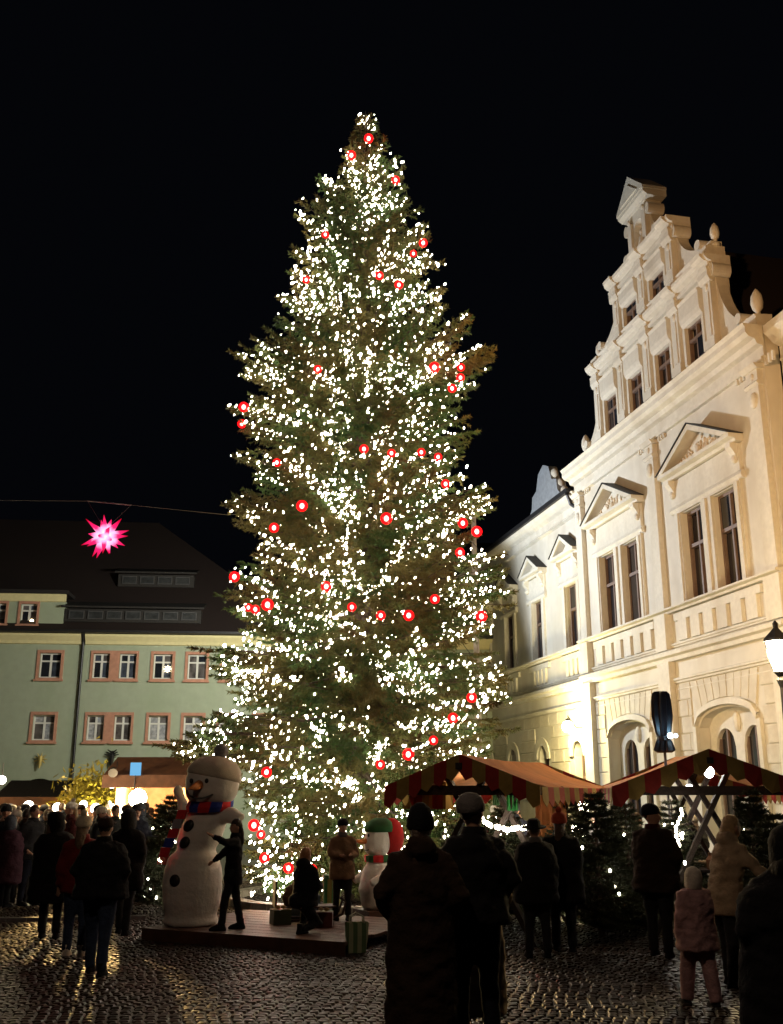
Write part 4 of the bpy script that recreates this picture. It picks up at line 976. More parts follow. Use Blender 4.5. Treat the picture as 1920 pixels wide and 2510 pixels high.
# second snow figure with a green and red bobble hat
P = on(915, 2275, 0); 
s2_ = thing('snow_figure', 'small snowman with long carrot nose and green and red hat', 'snowman', (P.x + .05, P.y + 1.0, .17), R(-62), None, 1.0)
obj('plinth', MB().box(-.3, .3, -.3, .3, -.17, -.002), plm, s2_)
m = MB(); m.loft([(0, 0, 0, .2, .2), (0, 0, .05, .26, .26), (0, 0, .3, .32, .31), (0, 0, .6, .26, .25), (0, 0, .72, .17, .17), (0, 0, .8, .15, .15)], 20)
m.tube([(.18, 0, .62), (.32, -.12, .5), (.3, -.28, .42)], [.08, .07, .06], 8); m.tube([(-.18, 0, .62), (-.32, -.12, .5), (-.3, -.28, .42)], [.08, .07, .06], 8); obj('body', fuse(m, .022, 5, .004, 5), snow, s2_)
m = MB(); m.ball((0, 0, 1.05), .22, .23, .27, 18, 12); m.ball((0, -.1, .98), .16, .14, .15, 14, 8); obj('head', fuse(m, .018, 4), snow, s2_)
m = MB(); m.tube([(0, -.2, 1.06), (.01, -.33, 1.05), (.03, -.52, 1.1)], [.05, .035, .006], 10); obj('nose', m, mat('carrot', (.6, .2, .04)), s2_, smooth=True)
for sx in (-.08, .08): m = MB(); m.ball((sx, -.21, 1.15), .022, .015, .03); obj('eye', m, black_m, s2_, smooth=True)
m = MB(); pts = [(.1 * math.sin(a), -.225 + .02 * abs(a), .95 - .04 * math.cos(a)) for a in (-1, -.6, -.2, .2, .6, 1)]; m.tube(pts, .009, 5); obj('mouth', m, black_m, s2_)
m = MB(); m.loft([(0, .02, 1.2, .25, .24), (0, .02, 1.28, .26, .25), (0, .04, 1.36, .21, .2), (0, .06, 1.42, .1, .1)], 18); obj('hat_brim', m, mat('green_felt', (.02, .10, .03), .95, .2, 10), s2_, smooth=True)
m = MB(); m.ball((0, .26, 1.12), .24, .2, .30, 18, 12); obj('hat_bag', m, mat('red_felt', (.45, .015, .015), .9, .15, 8), s2_, smooth=True)
for i in range(8):
    m = MB(); a0 = 2 * math.pi * i / 8; vs = []
    for a in (a0, a0 + .39, a0 + .78):
        for rr, zz in ((.12, .72), (.21, .73), (.22, .83), (.13, .84)): vs.append((rr * math.cos(a), rr * math.sin(a), zz))
    m.add(vs, [(j * 4 + k, (j + 1) * 4 + k, (j + 1) * 4 + (k + 1) % 4, j * 4 + (k + 1) % 4) for j in range(2) for k in range(4)] + [(3, 2, 1, 0), (8, 9, 10, 11)]); obj('scarf_band', m, sr if i % 2 else mat('green_felt', (.02, .1, .03)), s2_)

# ------------------------------------------------------------------ presents, bags and litter
P = on(818, 2240); gp_ = thing('gift_drum', 'green and gold striped cylindrical present on the platform', 'present', (P.x, P.y - .55, .17))
m = MB(); m.loft([(0, 0, 0, .15, .15), (0, 0, .44, .15, .15)], 20); obj('drum', m, stripes('gift_wrap', (.03, .16, .05), (.25, .22, .06), 7), gp_)
m = MB(); m.loft([(0, 0, .441, .16, .16), (0, 0, .5, .16, .16)], 20); obj('lid', m, mat('green_lid', (.03, .14, .05), .4), gp_)
P = on(752, 2262); t = thing('gift_box', 'dull blue grey present box beside the crouching child', 'present', (P.x, P.y - .5, .17), .2)
m = MB(); m.box(-.22, .22, -.18, .18, 0, .3); obj('box', m, mat('blue_wrap', (.05, .08, .1), .5, .2, 6), t)
m = MB(); m.box(-.225, .225, -.03, .03, .301, .306); m.box(-.03, .03, -.185, .185, .3015, .307); m.box(-.03, .03, -.186, -.181, 0, .3); obj('ribbon', m, mat('grey_ribbon', (.25, .22, .2), .5), t)
P = on(700, 2262, .17); sl_ = thing('sleigh', 'dark wooden sleigh with a sack on the platform behind the crouching child', 'sleigh', (P.x + .25, P.y + .35, .17), R(12), None, .9)
dk_ = mat('sleigh_paint', (.035, .012, .010), .5, .3, 8)
for y_ in (-.2, .2):
    m = MB(); m.tube([(-.55, y_, .02), (.4, y_, .02), (.6, y_, .1), (.66, y_, .28), (.56, y_, .36)], .022, 6); obj('runner', m, dk_, sl_)
    for x_ in (-.35, .25): obj('strut', MB().box(x_ - .02, x_ + .02, y_ - .015, y_ + .015, .035, .2), dk_, sl_)
for k in range(4): obj('slat', MB().box(-.5, .5, -.22 + k * .115, -.125 + k * .115, .2, .225), dk_, sl_)
m = MB(); m.box(-.52, -.49, -.22, .22, .226, .62); obj('back_board', m, dk_, sl_)
m = MB(); m.loft([(-.15, 0, .226, .2, .18), (-.15, 0, .35, .25, .2), (-.13, 0, .5, .2, .17), (-.1, 0, .6, .08, .07), (-.1, 0, .66, .11, .1)], 14); obj('sack', fuse(m, .02, 2, .015, 9), mat('sack_cloth', (.10, .06, .03), .9), sl_)
for k, (x_, y_, c_) in enumerate(((795, 2268, (.10, .02, .015)), (690, 2262, (.04, .05, .02)))):
    P = on(x_, y_, .17); t = thing('gift_box', ('dark red present with gold ribbon beside the green drum', 'small dark green present left of the crouching child')[k], 'present', (P.x, P.y - .15, .17), .4 * k)
    obj('box', MB().box(-.13, .13, -.11, .11, 0, .2), mat('wrap%d' % k, c_, .45), t); m = MB(); m.box(-.132, .132, -.02, .02, .201, .206); m.box(-.02, .02, -.113, .113, .2015, .207); m.ball((-.04, 0, .23), .04, .015, .025, 8, 5); m.ball((.04, 0, .23), .04, .015, .025, 8, 5); obj('ribbon', m, mat('gold_ribbon', (.3, .2, .06), .4), t)
P = on(874, 2341); bg = thing('shopping_bag', 'pale green shopping bag with two handles standing on the cobbles', 'bag', (P.x, P.y, .03), .25)
m = MB(); b4 = [(-.13, -.06), (.13, -.06), (.13, .06), (-.13, .06)]; vs = [(x * .85, y * .9, 0) for x, y in b4] + [(x * 1.05, y, .2) for x, y in b4] + [(x * 1.12, y * .8, .36) for x, y in b4]
m.add(vs, [(3, 2, 1, 0), (0, 1, 5, 4), (1, 2, 6, 5), (2, 3, 7, 6), (3, 0, 4, 7), (4, 5, 9, 8), (5, 6, 10, 9), (6, 7, 11, 10), (7, 4, 8, 11)]); obj('bag_body', m, stripes('bag_stripe', (.34, .38, .24), (.10, .17, .08), 9), bg)
for y in (-.05, .05): m = MB(); m.tube([(-.09, y, .35), (-.08, y, .43), (0, y * 1.4, .47), (.08, y, .43), (.09, y, .35)], .009, 6, cap=False); obj('handle', m, mat('bag_strap', (.5, .5, .4), .8), bg)
P = on(487, 2312); m = MB(); m.add([(-.09, -.05, .03), (.1, -.04, .035), (.08, .07, .05), (-.06, .06, .03), (0, 0, .075)], [(0, 1, 4), (1, 2, 4), (2, 3, 4), (3, 0, 4)]); o = obj('paper_scrap', m, mat('litter', (.3, .27, .22), .8)); o.location = P; tag(o, 'crumpled paper scrap lying on the cobbles before the platform', 'litter')

# ------------------------------------------------------------------ canvas market stalls
def canvas_stall(pk, gdir, rdir, hw, Ln, h, drop, label, nfl=6, flen=.30):
    # pk: front ridge point on plan; gdir along the gable, rdir along the ridge
    t = thing('canvas_stall', label, 'market stall', (pk[0], pk[1], 0)); G = Vector(gdir + (0,)).normalized(); D = Vector(rdir + (0,)).normalized(); U = Vector((0, 0, 1))
    def p(g_, d, z): return G * g_ + D * d + U * z
    for sd in (-1, 1):                                             # two roof sheets, sagging a little
        m = MB(); nu, nvv = 10, 8; vs = []
        for i in range(nu + 1):
            for j in range(nvv + 1):
                u, v = i / nu, j / nvv; sag = -.08 * math.sin(math.pi * u) * (1 - v * .3) - .05 * math.sin(math.pi * v) + .008 * math.sin(i * 2.1 + j)
                vs.append(p(sd * (hw + .06) * v, Ln * u - .04, h - drop * 1.04 * v + sag * (.4 if v == 0 else 1)))
        vs2 = [q - U * .018 for q in vs]; N = nvv + 1; fs = [(i * N + j, (i + 1) * N + j, (i + 1) * N + j + 1, i * N + j + 1) for i in range(nu) for j in range(nvv)]; o_ = len(vs)
        m.add(vs + vs2, fs + [tuple(k + o_ for k in reversed(f)) for f in fs]); obj('roof_sheet', m, canvas_o, t, smooth=True)
    for end, dd in ((0, -.05), (1, Ln + .05)):
        for sd in (-1, 1):
            for i in range(nfl):
                a, b = hw * 1.05 * i / nfl, hw * 1.05 * (i + 1) / nfl; za, zb = h - drop * a / hw, h - drop * b / hw; mid = (a + b) / 2; ex = random.uniform(-.02, .02)
                vs = [p(sd * a, dd, za), p(sd * b, dd, zb), p(sd * b, dd - .02, zb - flen * .82 + ex), p(sd * mid, dd - .04, (za + zb) / 2 - flen * 1.08 + ex), p(sd * a, dd - .02, za - flen * .82)]
                m = MB(); m.add(vs + [q + D * .012 for q in vs], [(0, 1, 2, 3, 4), (9, 8, 7, 6, 5), (0, 5, 6, 1), (1, 6, 7, 2), (2, 7, 8, 3), (3, 8, 9, 4), (4, 9, 5, 0)])
                obj('valance_flap', m, flap_red if (i + (sd > 0)) % 2 else flap_yel, t)
    ns_ = int(Ln / .3)
    for sd in (-1, 1):
        for i in range(ns_):
            a, b = Ln * i / ns_, Ln * (i + 1) / ns_; ze = h - drop * 1.04 - .02; ex = random.uniform(-.02, .02); gg = sd * (hw + .07)
            vs = [p(gg, a, ze), p(gg, b, ze), p(gg + sd * .01, b, ze - flen * .6 + ex), p(gg + sd * .02, (a + b) / 2, ze - flen * .85 + ex), p(gg + sd * .01, a, ze - flen * .6)]
            m = MB(); m.add(vs + [q - G * sd * .012 for q in vs], [(0, 1, 2, 3, 4), (9, 8, 7, 6, 5), (0, 5, 6, 1), (1, 6, 7, 2), (2, 7, 8, 3), (3, 8, 9, 4), (4, 9, 5, 0)])
            obj('valance_flap', m, flap_red if i % 2 else flap_yel, t)
    m = MB(); m.beam(p(0, -.1, h - .17), p(0, Ln + .05, h - .17), .09); obj('ridge_pole', m, timber, t)
    for dd in (.12, Ln * .5, Ln - .15):
        m = MB(); m.beam(p(-.95, dd, .0), p(.3, dd + .05, h - .3), .12, .07); obj('trestle_leg', m, timber, t)
        m = MB(); m.beam(p(.95, dd + .08, .0), p(-.3, dd + .13, h - .3), .12, .07); obj('trestle_leg', m, timber, t)
        m = MB(); m.beam(p(-hw * .85, dd - .06, h - drop - .08), p(hw * .85, dd - .06, h - drop - .08), .07, .13); obj('tie_beam', m, timber, t)
    m = MB(); c = [p(-hw * .8, .5, 0), p(hw * .8, .5, 0), p(hw * .8, Ln - .3, 0), p(-hw * .8, Ln - .3, 0)]
    m.add([q + U * .84 for q in c] + [q + U * .88 for q in c], [(3, 2, 1, 0), (4, 5, 6, 7), (0, 1, 5, 4), (1, 2, 6, 5), (2, 3, 7, 6), (3, 0, 4, 7)]); obj('counter', m, timber, t)
    for sd in (-.7, .7):
        for dd in (.6, Ln - .4): m = MB(); m.beam(p(sd * hw, dd, 0), p(sd * hw, dd, .84), .08); obj('counter_leg', m, timber, t)
    return t, p
s1t, p1 = canvas_stall((.98, 14.6), (.917, -.40), (.40, .917), 1.1, 4.26, 2.52, .42, 'left canvas stall with orange roof and red and mustard scalloped valance', 6)
s2t, p2 = canvas_stall((4.72, 15.3), (.995, -.1), (.12, .99), 1.38, 3.2, 2.62, .52, 'right canvas stall with red and mustard gable and crossed timber trestles', 6)
# hanging cloths, lamps and goods in the stalls
O1, O2 = Vector((.98, 14.6, 0)), Vector((4.72, 15.3, 0))
def cloth(name, lab, c0, c1, z0, z1, m_, cat='cloth'):
    m = MB(); n = 9; vs = []
    for i in range(n + 1):
        q = Vector(c0).lerp(Vector(c1), i / n); d = (Vector(c1) - Vector(c0)).normalized(); s = Vector((-d.y, d.x, 0)) * .03 * math.sin(i * 2.2)
        vs += [q + s + Vector((0, 0, z1)), q + s * 1.6 + Vector((0, 0, z0))]
    m.add(vs + [v + Vector((0, .012, 0)) for v in vs], [(2 * i, 2 * i + 1, 2 * i + 3, 2 * i + 2) for i in range(n)] + [(2 * i + 2 * n + 2, 2 * i + 2 * n + 4, 2 * i + 2 * n + 5, 2 * i + 2 * n + 3) for i in range(n)])
    o = obj(name, m, m_); tag(o, lab, cat); return o
q = at(1257, 1975, 16.5); cloth('hanging_cloth', 'bright green cloth strip hanging inside the left canvas stall', (q.x - .09, 16.5, 0), (q.x + .09, 16.5, 0), 1.72, 2.2, mat('green_cloth', (.02, .22, .05), .9, .2, 9))
q = at(1218, 1975, 16.7); cloth('hanging_cloth', 'darker narrow green cloth left of the bright one', (q.x - .06, 16.7, 0), (q.x + .05, 16.7, 0), 1.8, 2.15, mat('green_cloth2', (.05, .14, .05), .9, .2, 9))
q = at(1350, 1990, 17.2); cloth('side_curtain', 'orange canvas side curtain at the back of the left stall', (q.x - .25, 17.2, 0), (q.x + .22, 17.0, 0), 1.3, 2.15, canvas_o, 'curtain')
q = at(1060, 1960, 16.0); cloth('side_curtain', 'red and yellow striped curtain on the left side of the left stall', (q.x - .45, 16.2, 0), (q.x + .3, 15.8, 0), 1.75, 2.15, stripes('curtain_stripes', (.32, .03, .02), (.34, .22, .06), 3.2), 'curtain')
def bulb_lamp(x, y, Y, r_, lab, s=30, w_=25, c=(1, .85, .62)):
    q = at(x, y, Y); t = thing('stall_lamp', lab, 'lamp', q); m = MB(); m.ball((0, 0, 0), r_, r_, r_ * 1.15, 10, 8); obj('lamp_bulb', m, glow('lamp_%d' % s, c, s, False), t)
    m = MB(); m.tube([(0, 0, r_), (0, 0, r_ + .22)], .012, 5); m.loft([(0, 0, r_ * .6, r_ * .8, r_ * .8), (0, 0, r_ * 1.3, r_ * .3, r_ * .3)], 10); obj('socket', m, metal_dark, t)
    point('lamp_light', (0, -r_ - .06, -.02), c, w_, .05, t)
bulb_lamp(1738, 1892, 16.0, .08, 'bright white lamp right under the peak of the right stall', 30, 12, (1, .93, .85))
bulb_lamp(1690, 1931, 16.3, .055, 'small white lamp on the left trestle of the right stall', 30, 8, (1, .95, .9))
bulb_lamp(1432, 1975, 18.6, .11, 'upper of two dazzling lamps behind the left canvas stall', 40, 60)
bulb_lamp(1420, 2035, 18.9, .14, 'lower of two dazzling lamps behind the left canvas stall', 40, 70)
bulb_lamp(1168, 1900, 15.9, .06, 'pale lamp under the ridge of the left canvas stall', 12, 22, (1, .8, .5))
# chain of bulbs along the left stall
sl = thing('string_lights', 'row of white bulbs strung along the back edge of the left stall', 'string lights', at(1190, 2020, 16.3)); a = at(1185, 2010, 16.3); b = at(1292, 2022, 16.4)
m = MB(); m.tube([(0, 0, 0), (b - a) * .5 + Vector((0, 0, -.06)), b - a], .006, 4); obj('cord', m, metal_dark, sl); sl.location = a
for i in range(17):
    t = i / 16; o = bpy.data.objects.new('bulb', bsm); col.objects.link(o); o.parent = sl; o.location = (b - a) * t + Vector((random.gauss(0, .01), 0, -.24 * t * (1 - t) - .03 + random.gauss(0, .012))); o.scale = (1.5,) * 3
sl = thing('string_lights', 'slanting row of small bulbs hanging down beside the right stall trestle', 'string lights', at(1672, 1985, 15.1)); a = at(1674, 1985, 15.1); b = at(1676, 2115, 15.0)
for i in range(13):
    t = i / 12; o = bpy.data.objects.new('bulb', bsm); col.objects.link(o); o.parent = sl; o.location = (b - a) * t + Vector((-.09 * math.sin(t * 3), 0, 0)) + Vector((random.gauss(0, .02), 0, 0)); o.scale = (1.2,) * 3
m = MB(); m.tube([(0, 0, 0), (b - a) * .5 + Vector((-.09, 0, 0)), b - a], .005, 4); obj('cord', m, metal_dark, sl); sl.location = a
# goods on the counters
for k, (OO, pf, hw_, ln_, nm) in enumerate(((O1, p1, .8, 3.6, 'left'), (O2, p2, 1.0, 2.6, 'right'))):
    for i in range(7):
        d = .6 + i * (ln_ - .8) / 7; g_ = random.uniform(-.7, .7) * hw_; t = i % 3; m = MB()
        if t == 0: m.loft([(0, 0, 0, .07, .07), (0, 0, .14, .08, .08), (0, 0, .2, .04, .04), (0, 0, .24, .045, .045)], 10)
        elif t == 1: m.box(-.14, .14, -.1, .1, 0, .12); m.box(-.15, .15, -.11, .11, .121, .14)
        else: m.loft([(0, 0, 0, .09, .09), (0, 0, .08, .13, .13), (0, 0, .1, .12, .12)], 12)
        o = obj(('jug', 'wooden_box', 'basket')[t], m, mat(('clay', 'box_wood', 'wicker')[t], ((.3, .14, .07), (.25, .15, .07), (.28, .2, .1))[t], .7, .2, 12)); o.location = OO + pf(g_, d, .882)
        tag(o, '%s on the counter of the %s canvas stall, %s from the front' % (('brown clay jug', 'plain wooden box', 'round wicker basket')[t], nm, ('first', 'second', 'third', 'fourth', 'fifth', 'sixth', 'seventh')[i]), ('jug', 'box', 'basket')[t])
# closed parasol on its pole
p = at(1622, 1735, 17.2); um = thing('closed_parasol', 'closed black parasol on a pole in front of the town hall', 'parasol', (p.x, 17.2, 0)); zt = at(1622, 1695, 17.2).z; zb = at(1622, 1845, 17.2).z
m = MB(); m.tube([(0, 0, 0), (0, 0, zt - .1)], .025, 8); obj('pole', m, metal_grey, um)
m = MB(); n = 20; rings = []
for z, r_ in ((zb, 0.141), (zb + .02, 0.148), (zb + .16, 0.118), (zb + .24, 0.089), (zb + .34, 0.111), (zb + .6, 0.148), (zb + .85, 0.141), (zt - .04, 0.126), (zt, 0.089)):
    rings.append((z, r_))
vs = []
for k, (z, r_) in enumerate(rings):
    for j in range(n): a = 2 * math.pi * j / n; rr = r_ * (1 + (.22 if j % 2 else -.15)); vs.append((rr * math.cos(a + k * .05), rr * math.sin(a + k * .05) * .8, z + (.03 if j % 2 and k < 2 else 0)))
m.add(vs, [(i * n + j, i * n + (j + 1) % n, (i + 1) * n + (j + 1) % n, (i + 1) * n + j) for i in range(len(rings) - 1) for j in range(n)] + [tuple(range(n - 1, -1, -1)), tuple((len(rings) - 1) * n + j for j in range(n))])
obj('canopy', m, mat('black_nylon', (.02, .018, .02), .35, .2, 8), um)
m = MB(); m.loft([(0, 0, zb + .20, .11, .1), (0, 0, zb + .27, .11, .1)], 14); obj('strap', m, mat('black_nylon', (.02, .018, .02)), um)
bl = thing('blue_lamp', 'small cold blue lamp shining on the closed parasol', 'lamp', (p.x + .02, 17.2 - .34, zb + .26)); m = MB(); m.ball((0, 0, 0), .05); m.ball((.09, 0, .0), .035); obj('lamp_bulb', m, glow('blue_white', (.55, .8, 1), 9), bl); m = MB(); m.tube([(0, .03, 0), (0, .3, -.02)], .012, 5); obj('bracket', m, metal_dark, bl)
point('blue_light', (.02, -.12, .06), (.35, .7, 1), 5, .04, bl)
# flag pole right of the tree
p = at(1166, 1500, 24.5); fp = thing('flag_pole', 'grey flag pole rising behind the right side of the big tree', 'pole', (p.x, 24.5, 0)); zz = at(1166, 1235, 24.5).z
m = MB(); m.tube([(0, 0, 0), (0, 0, zz)], [.085, .065], 10); obj('pole', m, mat('pole_paint', (.28, .25, .24), .5, .1, 4), fp); m = MB(); m.ball((0, 0, zz + .06), .1); obj('knob', m, metal_grey, fp)
# ------------------------------------------------------------------ people
def cloth_mat(name, c, r_=.9): return mat(name, c, r_, .25, 7, .5, 35, spec=.2)
CL = {'black': (.008, .008, .010), 'navy': (.010, .012, .022), 'brown': (.028, .016, .011), 'darkred': (.05, .008, .008), 'jeans': (.03, .045, .09), 'greyblue': (.06, .07, .09), 'plum': (.07, .03, .045), 'beige': (.36, .27, .18),
      'pink': (.40, .24, .25), 'grey': (.13, .12, .12), 'white': (.55, .50, .45), 'red': (.14, .012, .012), 'orange': (.42, .07, .03), 'green': (.03, .06, .03), 'tan': (.2, .12, .07), 'char': (.02, .02, .022), 'cream': (.5, .44, .34)}
def cm(k): return cloth_mat('cloth_' + k, CL[k])
ARMS = {'down': ((.25, .03, 1.14), (.27, -.04, .88)), 'pocket': ((.30, .07, 1.15), (.19, -.10, .98)), 'front': ((.25, -.04, 1.14), (.10, -.28, 1.14)), 'up': ((.26, -.18, 1.2), (.10, -.28, 1.47)),
        'out': ((.42, -.04, 1.22), (.58, -.12, 1.02)), 'cross': ((.26, -.06, 1.15), (-.02, -.24, 1.16)), 'hug': ((.30, -.14, 1.38), (.42, -.38, 1.50)), 'reach': ((.30, -.14, 1.22), (.42, -.34, 1.05))}
seedc = [0]
def person(label, loc, rz, H=1.72, coat='black', hem=.72, cw=.24, legs='char', shoes='black', hat=None, hatc='black', hair='short', hairc=(.03, .02, .014), arm=('pocket', 'pocket'), stride=.06, hood=False, scarf=None, group=None, near=False, build=1.0, lean=0.0, turn=0.0, gloves=False, bag=None, crouch=False):
    seedc[0] += 1; sd_ = seedc[0]; s = H / 1.75; rs = random.Random(sd_ * 7)
    t = thing('person', label, 'person', loc, rz, group, s)
    HD = Vector((0, -.01 - lean * .5, 1.63)); SH = lambda q: Vector((q[0], q[1] - lean * max(0, (q[2] - .95)) / .68 * .5, q[2]))
    dz = -.42 if crouch else 0
    def hp_(q):
        q = SH(q); return Vector((q.x, q.y - (.0 if not crouch else .12), q.z + dz)) if crouch else q
    HD = hp_((0, -.01, 1.63))
    M = Matrix.Rotation(turn, 4, 'Z'); vox = .021 if near else .032
    # body: one continuous figure
    b = MB(); b.ball(HD + Vector((0, .01, .015)), .078, .095, .115, 16, 12, M); b.ball(HD + M @ Vector((0, -.03, -.05)), .058, .062, .065, 12, 8, M)
    b.tube([HD + M @ Vector((0, -.09, .015)), HD + M @ Vector((0, -.118, -.022)), HD + M @ Vector((0, -.085, -.034))], [.012, .02, .016], 8)
    for e in (-1, 1): b.ball(HD + M @ Vector((e * .078, .005, -.005)), .016, .022, .032, 8, 6)
    b.tube([hp_((0, .01, 1.38)), HD + Vector((0, .015, -.08))], [.062, .055], 12)
    b.tube([hp_(q) for q in ((0, 0, .9), (0, 0, 1.1), (0, 0, 1.3), (0, .005, 1.42))], [.125, .115, .14, .09], 14, .7)
    W = []
    for e, am in zip((1, -1), arm):
        el, wr = ARMS[am]; S_ = hp_((e * .165, .0, 1.40)); E_ = hp_((e * el[0], el[1], el[2])); W_ = hp_((e * wr[0], wr[1], wr[2])); W.append((S_, E_, W_, e))
        b.tube([hp_((e * .06, 0, 1.38)), S_, E_, W_], [.07, .052, .040, .028], 10)
        d = (W_ - E_).normalized(); sd2 = d.cross(Vector((0, 1, .3))).normalized(); P0 = W_ + d * .02
        b.tube([W_, W_ + d * .05, W_ + d * .09], [.026, .04, .036], 8, .55)
        for f_ in range(4):
            o_ = (f_ - 1.5) * .019; ln = (.066, .078, .072, .056)[f_]; q = W_ + d * .085 + sd2 * o_; dn = d + Vector((0, -.25 if am != 'down' else -.1, 0))
            b.tube([q, q + d * ln * .5, q + (d * .5 + dn.normalized() * .5) * ln], [.0095, .009, .007], 6)
        q = W_ + d * .03 + sd2 * -.03; b.tube([q, q + (d * .6 - sd2 * .7) * .035, q + (d * .95 - sd2 * .6) * .06], [.012, .010, .008], 6)
    LG = []
    for e in (1, -1):
        fy = -stride * e
        if crouch: hip, kn, an = Vector((e * .09, .05, .46)), Vector((e * .15, -.32, .50 if e > 0 else .12)), Vector((e * .13, -.2 if e > 0 else .12, .08))
        else: hip, kn, an = Vector((e * .09, 0, .9)), Vector((e * .10, fy * .6 - .02, .49)), Vector((e * .105, fy, .09))
        LG.append((hip, kn, an, e)); b.tube([hip, hip.lerp(kn, .5), kn, kn.lerp(an, .4), an], [.088, .075, .052, .05, .035], 10)
    me = fuse(b, .017 if near else .024, 2)
    obj('body', me, skin, t)
    if near or rs.random() < 1:
        for e in (-1, 1):
            m = MB(); m.ball(HD + M @ Vector((e * .03, -.083, .022)), .011, .006, .007, 8, 6); obj('eye', m, black_m, t)
        m = MB(); m.tube([HD + M @ Vector((-.022, -.085, -.062)), HD + M @ Vector((0, -.094, -.064)), HD + M @ Vector((.022, -.085, -.062))], .005, 5); obj('mouth', m, mat('lips', (.28, .09, .07), .5), t)
    # trousers
    m = MB()
    for hip, kn, an, e in LG:
        bb = .0 if legs != 'tight' else -.015
        m.tube([hip + Vector((0, 0, .06)), hip.lerp(kn, .5), kn, kn.lerp(an, .5), an + Vector((0, 0, -.02))], [.115 * build, (.097 + bb) * max(1, build), .074 * (1.4 if legs == 'pink' else 1), .066 * (1.5 if legs == 'pink' else 1), .062 * (1.4 if legs == 'pink' else 1)], 12)
    m.ball((0, .01 if not crouch else .07, .92 + dz), .165 * build, .135, .13, 14, 8)
    obj('trousers', fuse(m, vox, 2, .008, 11, sd_), cm('char' if legs == 'tight' else legs), t)
    for hip, kn, an, e in LG:
        m = MB(); m.loft([(an.x, an.y - .06, .0, .052, .14), (an.x, an.y - .06, .03, .054, .145), (an.x, an.y - .05, .06, .045, .12), (an.x, an.y, .1, .044, .055), (an.x, an.y, .16, .05, .055)], 12); obj('shoe', m, cm(shoes), t, smooth=True)
    # coat
    m = MB(); bw = cw * build
    rings = [(0, .01, hem, bw * 1.02, bw * .76), (0, .01, hem + .03, bw * 1.06, bw * .8), (0, .0, (hem + 1.08) / 2 + .02, bw, bw * .74), (0, 0, 1.08, bw * .93, bw * .66), (0, 0, 1.24, bw * .98, bw * .68), (0, .005, 1.37, bw * .86, bw * .58), (0, .01, 1.45, bw * .5, bw * .46), (0, .01, 1.50, .085, .085)]
    if crouch: rings = [(0, .02, .40 - dz, bw, bw * .9)] + [r_ for r_ in rings if r_[2] > 1.0]
    m.loft([(lambda q: (q.x, q.y, q.z, r_[3], r_[4]))(hp_(r_[:3])) for r_ in rings], 22)
    for S_, E_, W_, e in W:
        k = build; m.tube([S_ + Vector((-e * .06, 0, .0)), S_ + Vector((e * .01, 0, -.02)), S_.lerp(E_, .5), E_, E_.lerp(W_, .5), W_ + (W_ - E_).normalized() * (.0 if arm[0] != 'pocket' else .03)], [.085 * k, .085 * k, .078 * k, .068 * k, .062 * k, .05 * k], 12)
    if hood: m.tube([HD + Vector((0, .06, -.16)), HD + Vector((0, .11, -.1)), HD + Vector((0, .12, -.04))], [.13, .11, .07], 12)
    obj('coat', fuse(m, vox, 3, .02, 8, sd_), cm(coat), t)
    m = MB(); c_ = hp_((0, .01, 1.49)); m.loft([(c_.x, c_.y, c_.z - .04, .11, .105), (c_.x, c_.y, c_.z + .0, .1, .1), (c_.x, c_.y + .005, c_.z + .05, .088, .088)], 16)
    obj('scarf' if scarf else 'collar', m, cm(scarf or coat), t, smooth=True)
    # hair and hat
    hm = mat('hair_%d' % int(hairc[0] * 1000), hairc, .6, .3, 20, .5, 60)
    if hair != 'none':
        m = MB(); m.ball(HD + M @ Vector((0, .02, .035)), .088, .102, .108, 16, 10, M)
        if hair == 'long': m.tube([HD + M @ Vector((0, .05, .02)), HD + M @ Vector((0, .08, -.1)), HD + M @ Vector((0, .10, -.24)), HD + M @ Vector((0, .09, -.36))], [.085, .095, .085, .04], 12, .6)
        if hair == 'pigtail':
            for e in (-1, 1): m.tube([HD + M @ Vector((e * .07, .04, -.05)), HD + M @ Vector((e * .10, .03, -.2)), HD + M @ Vector((e * .1, .0, -.3))], [.03, .03, .01], 8)
        obj('hair', fuse(m, .02, 2, .008, 30, sd_), hm, t)
    if hat:
        m = MB(); T_ = Matrix.Translation(HD) @ M @ Matrix.Rotation(R(-8), 4, 'X'); n = 16
        if hat in ('beanie', 'pom'):
            m.loft([(0, .015, .015, .100, .114), (0, .015, .03, .108, .122), (0, .015, .07, .107, .12), (0, .018, .11, .095, .107), (0, .022, .145, .062, .072), (0, .025, .16, .02, .025)], 18)
            if hat == 'pom': m.ball((0, .03, .185), .045, n=10, m=8)
        elif hat == 'tall': m.loft([(0, .015, .01, .103, .116), (0, .015, .03, .108, .122), (0, .02, .1, .102, .112), (0, .03, .17, .075, .082), (0, .035, .205, .03, .035)], 18)
        elif hat == 'brim': m.loft([(0, .01, .03, .10, .11), (0, .01, .035, .17, .18), (0, .01, .045, .17, .18), (0, .01, .05, .098, .11), (0, .01, .12, .088, .1), (0, .01, .15, .06, .07)], 20)
        elif hat == 'cap': m.loft([(0, .015, .02, .097, .11), (0, .015, .07, .095, .108), (0, .015, .115, .07, .08), (0, .015, .135, .02, .02)], 16); m.box(-.07, .07, -.19, -.09, .03, .042)
        elif hat == 'hood': m.loft([(0, .03, -.14, .11, .12), (0, .03, -.06, .118, .13), (0, .03, .04, .118, .128), (0, .03, .11, .09, .105), (0, .035, .15, .03, .04)], 18)
        m.v = [tuple(T_ @ Vector(q)) for q in m.v]; hto = obj('hat', fuse(m, .014, 1) if hat == 'hood' else m, cm(hatc), t, smooth=True)
